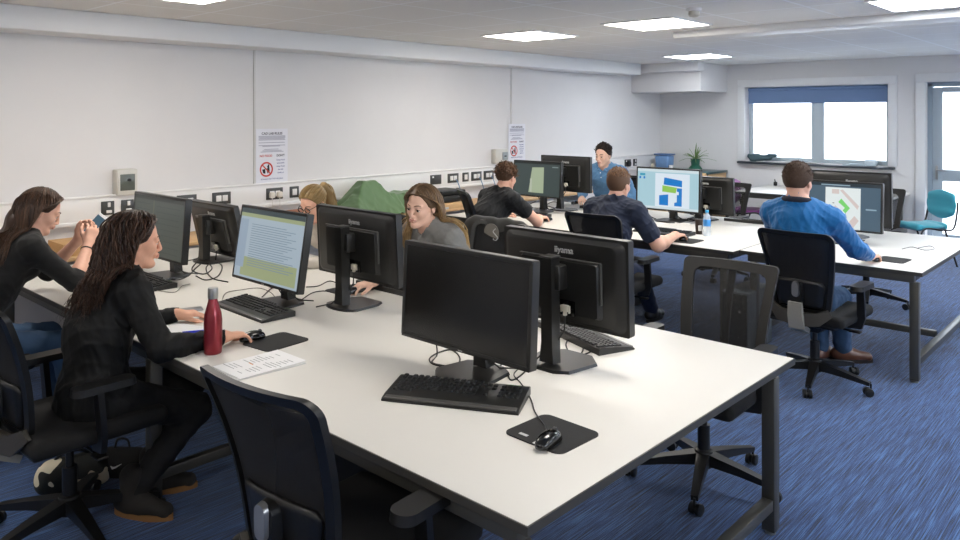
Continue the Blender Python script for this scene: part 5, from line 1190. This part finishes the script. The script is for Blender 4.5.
# woman with ponytail and glasses
person('person', 'woman with a blonde ponytail and black glasses bending over the desk', (3.50, 4.50, .55), R(180), (3.13, 4.50, 1.125), R(192), R(-26), R(0), (2.88, 4.62, .78), (2.88, 4.25, .78), [(3.15, 4.6), (3.15, 4.35)],
  dict(kind='pony', mat=H_LBL, line=L1, n=300, thick=(.006, .007, .010), seed=3, tone=.2), dict(name='top', mat=M_PALE, sleeve=1.9, infl=.012, fold=.006, seed=9), dict(name='trousers', mat=M_BPAN), dict(mat=M_BLK, sole=M_BLK2), 'f', 'pink', .006, extra=glasses)
# blonde woman in grey
person('person', 'woman with long dark blonde hair in a grey cardigan leaning to her screen', (3.42, 3.30, .55), R(184), (2.99, 3.225, 1.222), R(192), R(-9), R(-6), (2.80, 3.44, .78), (2.93, 3.05, .79), [(3.05, 3.4), (3.05, 3.15)],
  dict(kind='long', mat=H_BLOND, line=L1, back=[((-.06, 0, .04), .06), ((-.08, 0, -.06), .055), ((-.11, .02, -.15), .04), ((-.15, .03, -.22), .02)], length=.46, wave=.004, n=800, part=-.005, pull=(.04, 0, 0), front_side=-1, front=[(-.3, -.07), (-.16, -.055), (-.10, -.045), (-.03, -.035), (.02, -.025), (.045, .0), (.07, .036), (.09, .06), (.115, .085)], r=.0028, thick=(.007, .009, .011), seed=8, fade=.35, tone=.35, brow=mat('brow_light', (120, 90, 66), .8)),
  dict(name='cardigan', mat=M_GREY, sleeve=1.8, infl=.016, collar=True, fold=.008, seed=12, hem=True), dict(name='jeans', mat=M_NJ), dict(mat=M_BLK, sole=M_BLK2), 'f', 'pale', .005,
  hands={'R': dict(dir=(-1, .1, -.12), curl=.5), 'L': dict(dir=(-.5, .1, .1), curl=.6)})
# curly-haired man
person('person', 'man with curly brown hair in a black tee shirt reaching for his mouse', (5.06, 4.66, .55), R(-6), (5.29, 4.56, 1.175), R(4), R(-12), 0, (5.62, 4.44, .785), (5.55, 4.85, .78), [(5.5, 4.5), (5.45, 4.85)],
  dict(kind='short', mat=H_MID, n=700, len=lambda l, g: (.045 if l[2] > .02 else .022)*g.uniform(.7, 1.2), lift=.35, mess=.6, curl=.6, comb=(.3, .3, .2), droop=.25, r=.0034, thick=(.010, .010, .012), noise=.006, nf=150, seed=4, tone=.25, line=[-.045, -.04, .01, -.0, .0, .03, .055, .07, .08]),
  dict(name='tee_shirt', mat=M_TEE, sleeve=.48, infl=.016, fold=.009, seed=14), dict(name='trousers', mat=M_BPAN), dict(mat=M_BLK, sole=M_BLK2), 'm', 'pink', .006,
  hands={'R': dict(dir=(1, .1, -.12), curl=.5)}, poles={'R': (-.6, -.8, -.3), 'L': (-.3, .5, -.8)}, slouch=.07, bw=.92)
# man in navy tee shirt
person('person', 'man with short faded brown hair in a navy tee shirt, seen from behind', (5.00, 3.31, .55), R(2), (5.24, 3.32, 1.185), R(-3), R(-6), 0, (5.50, 2.96, .79), (5.55, 3.6, .78), [(5.72, 3.30), (5.50, 3.5)],
  dict(kind='short', mat=H_FADE, n=1500, len=lambda l, g: (.022 if l[2] > .06 else .006)*g.uniform(.7, 1.2), lift=.5, mess=.3, comb=(.1, .5, .8), r=.0016, thick=(.006, .006, .018), seed=6, tone=.15, line=[-.075, -.07, .0, .0, .01, .03, .055, .07, .08]),
  dict(name='tee_shirt', mat=M_NAVY, sleeve=.66, infl=.018, fold=.009, seed=16), dict(name='jeans', mat=M_NJ), dict(mat=M_BLK, sole=M_BLK2), 'm', 'pink', .0055,
  hands={'R': dict(dir=(1, .0, -.12), curl=.5)}, poles={'R': (-.6, -.4, -.8), 'L': (-.3, .5, -.8)})
# man in blue jumper
person('person', 'man with cropped brown hair in a bright blue jumper, seen from behind', (5.06, 1.80, .56), R(-2), (5.12, 1.86, 1.305), R(-6), R(-5), 0, (5.62, 1.56, .785), (5.6, 2.05, .78), [(5.70, 1.76), (5.60, 1.88)],
  dict(kind='short', mat=H_SHORT, n=1800, len=lambda l, g: (.016 if l[2] > .05 else .010)*g.uniform(.7, 1.2), lift=.35, mess=.3, r=.0015, thick=(.008, .009, .014), noise=.002, nf=200, seed=9, tone=.3, line=[-.04, -.036, .008, .0, .008, .03, .055, .07, .08]),
  dict(name='jumper', mat=M_BLUE, sleeve=1.9, cut=.014, infl=.018, fold=.010, seed=18), dict(name='jeans', mat=M_JEAN), dict(mat=M_BROWNL, sole=mat('dark_sole', (40, 32, 28), .6)), 'm', 'pink', .005,
  hands={'R': dict(dir=(1, -.02, -.12), curl=.5)}, poles={'R': (-.1, -.5, -1), 'L': (-.3, .5, -.8)}, slouch=.02, bw=.95, fdir=(R(-55), None),
  extra=lambda body, hp, O, q: q['fin'](mkmesh('collar', MB().tube([q['N']+V3(0, 0, .028-.012*math.sin(a))+q['L']*math.cos(a)*.088+q['F']*(math.sin(a)*.075-.005) for a in np.linspace(0, 2*PI, 28)], .014, 8, flat=(1.3, .8)), mat('navy_collar', (34, 38, 52), .85), 60), 'collar', None, body))
# man in denim shirt
def denim(body, hp, O, q):
    N, F, L, C1, U = q['N'], q['F'], q['L'], q['C1'], q['U']; f = Field(.006)
    for sg in (-1, 1): f.cap(N+U*.045+L*sg*.05-F*.01, N+F*.075+L*sg*.035-U*.02, .016, .012, k=.01); f.cap(N+F*.075+L*sg*.035-U*.02, N+F*.085+L*sg*.065-U*.03, .012, .008, k=.01)
    f.cap(N-F*.04+L*.04+U*.045, N-F*.04-L*.04+U*.045, .016, k=.01); q['fin'](f.mesh('collar', M_DEN, 1), 'collar', None, body)
    for k in range(3):
        c = (C1+N)/2*(1-k*.35)+(q['C1']*2-N)*k*.35+F*(.128-.0*k)
        mb = MB(); mb.box(tuple(c), (.006, .012, .012), .003); q['fin'](mkmesh('button', mb, M_TRUNK, 60), 'button', None, body)
person('person', 'young man with dark hair in a denim shirt facing the camera behind a monitor', (7.55, 4.90, .60), R(186), (7.28, 4.82, 1.285), R(182), R(-7), 0, (7.20, 5.06, .79), (7.15, 4.60, .79), [(7.3, 5.0), (7.3, 4.7)],
  dict(kind='short', mat=H_DARK, n=1100, len=lambda l, g: (.038 if l[2] > .06 else .012)*g.uniform(.7, 1.2), lift=.3, mess=.25, comb=(.2, .9, .4), droop=.2, r=.0026, thick=(.006, .009, .024), noise=.003, nf=110, seed=10, tone=.2, line=[-.05, -.045, .0, .005, .03, .062, .08, .092, .102]),
  dict(name='shirt', mat=M_DEN, sleeve=1.9, infl=.018, fold=.010, seed=20, vneck=True), dict(name='jeans', mat=M_NJ), dict(mat=M_BLK, sole=M_BLK2), 'm', 'pale', .006, extra=denim)
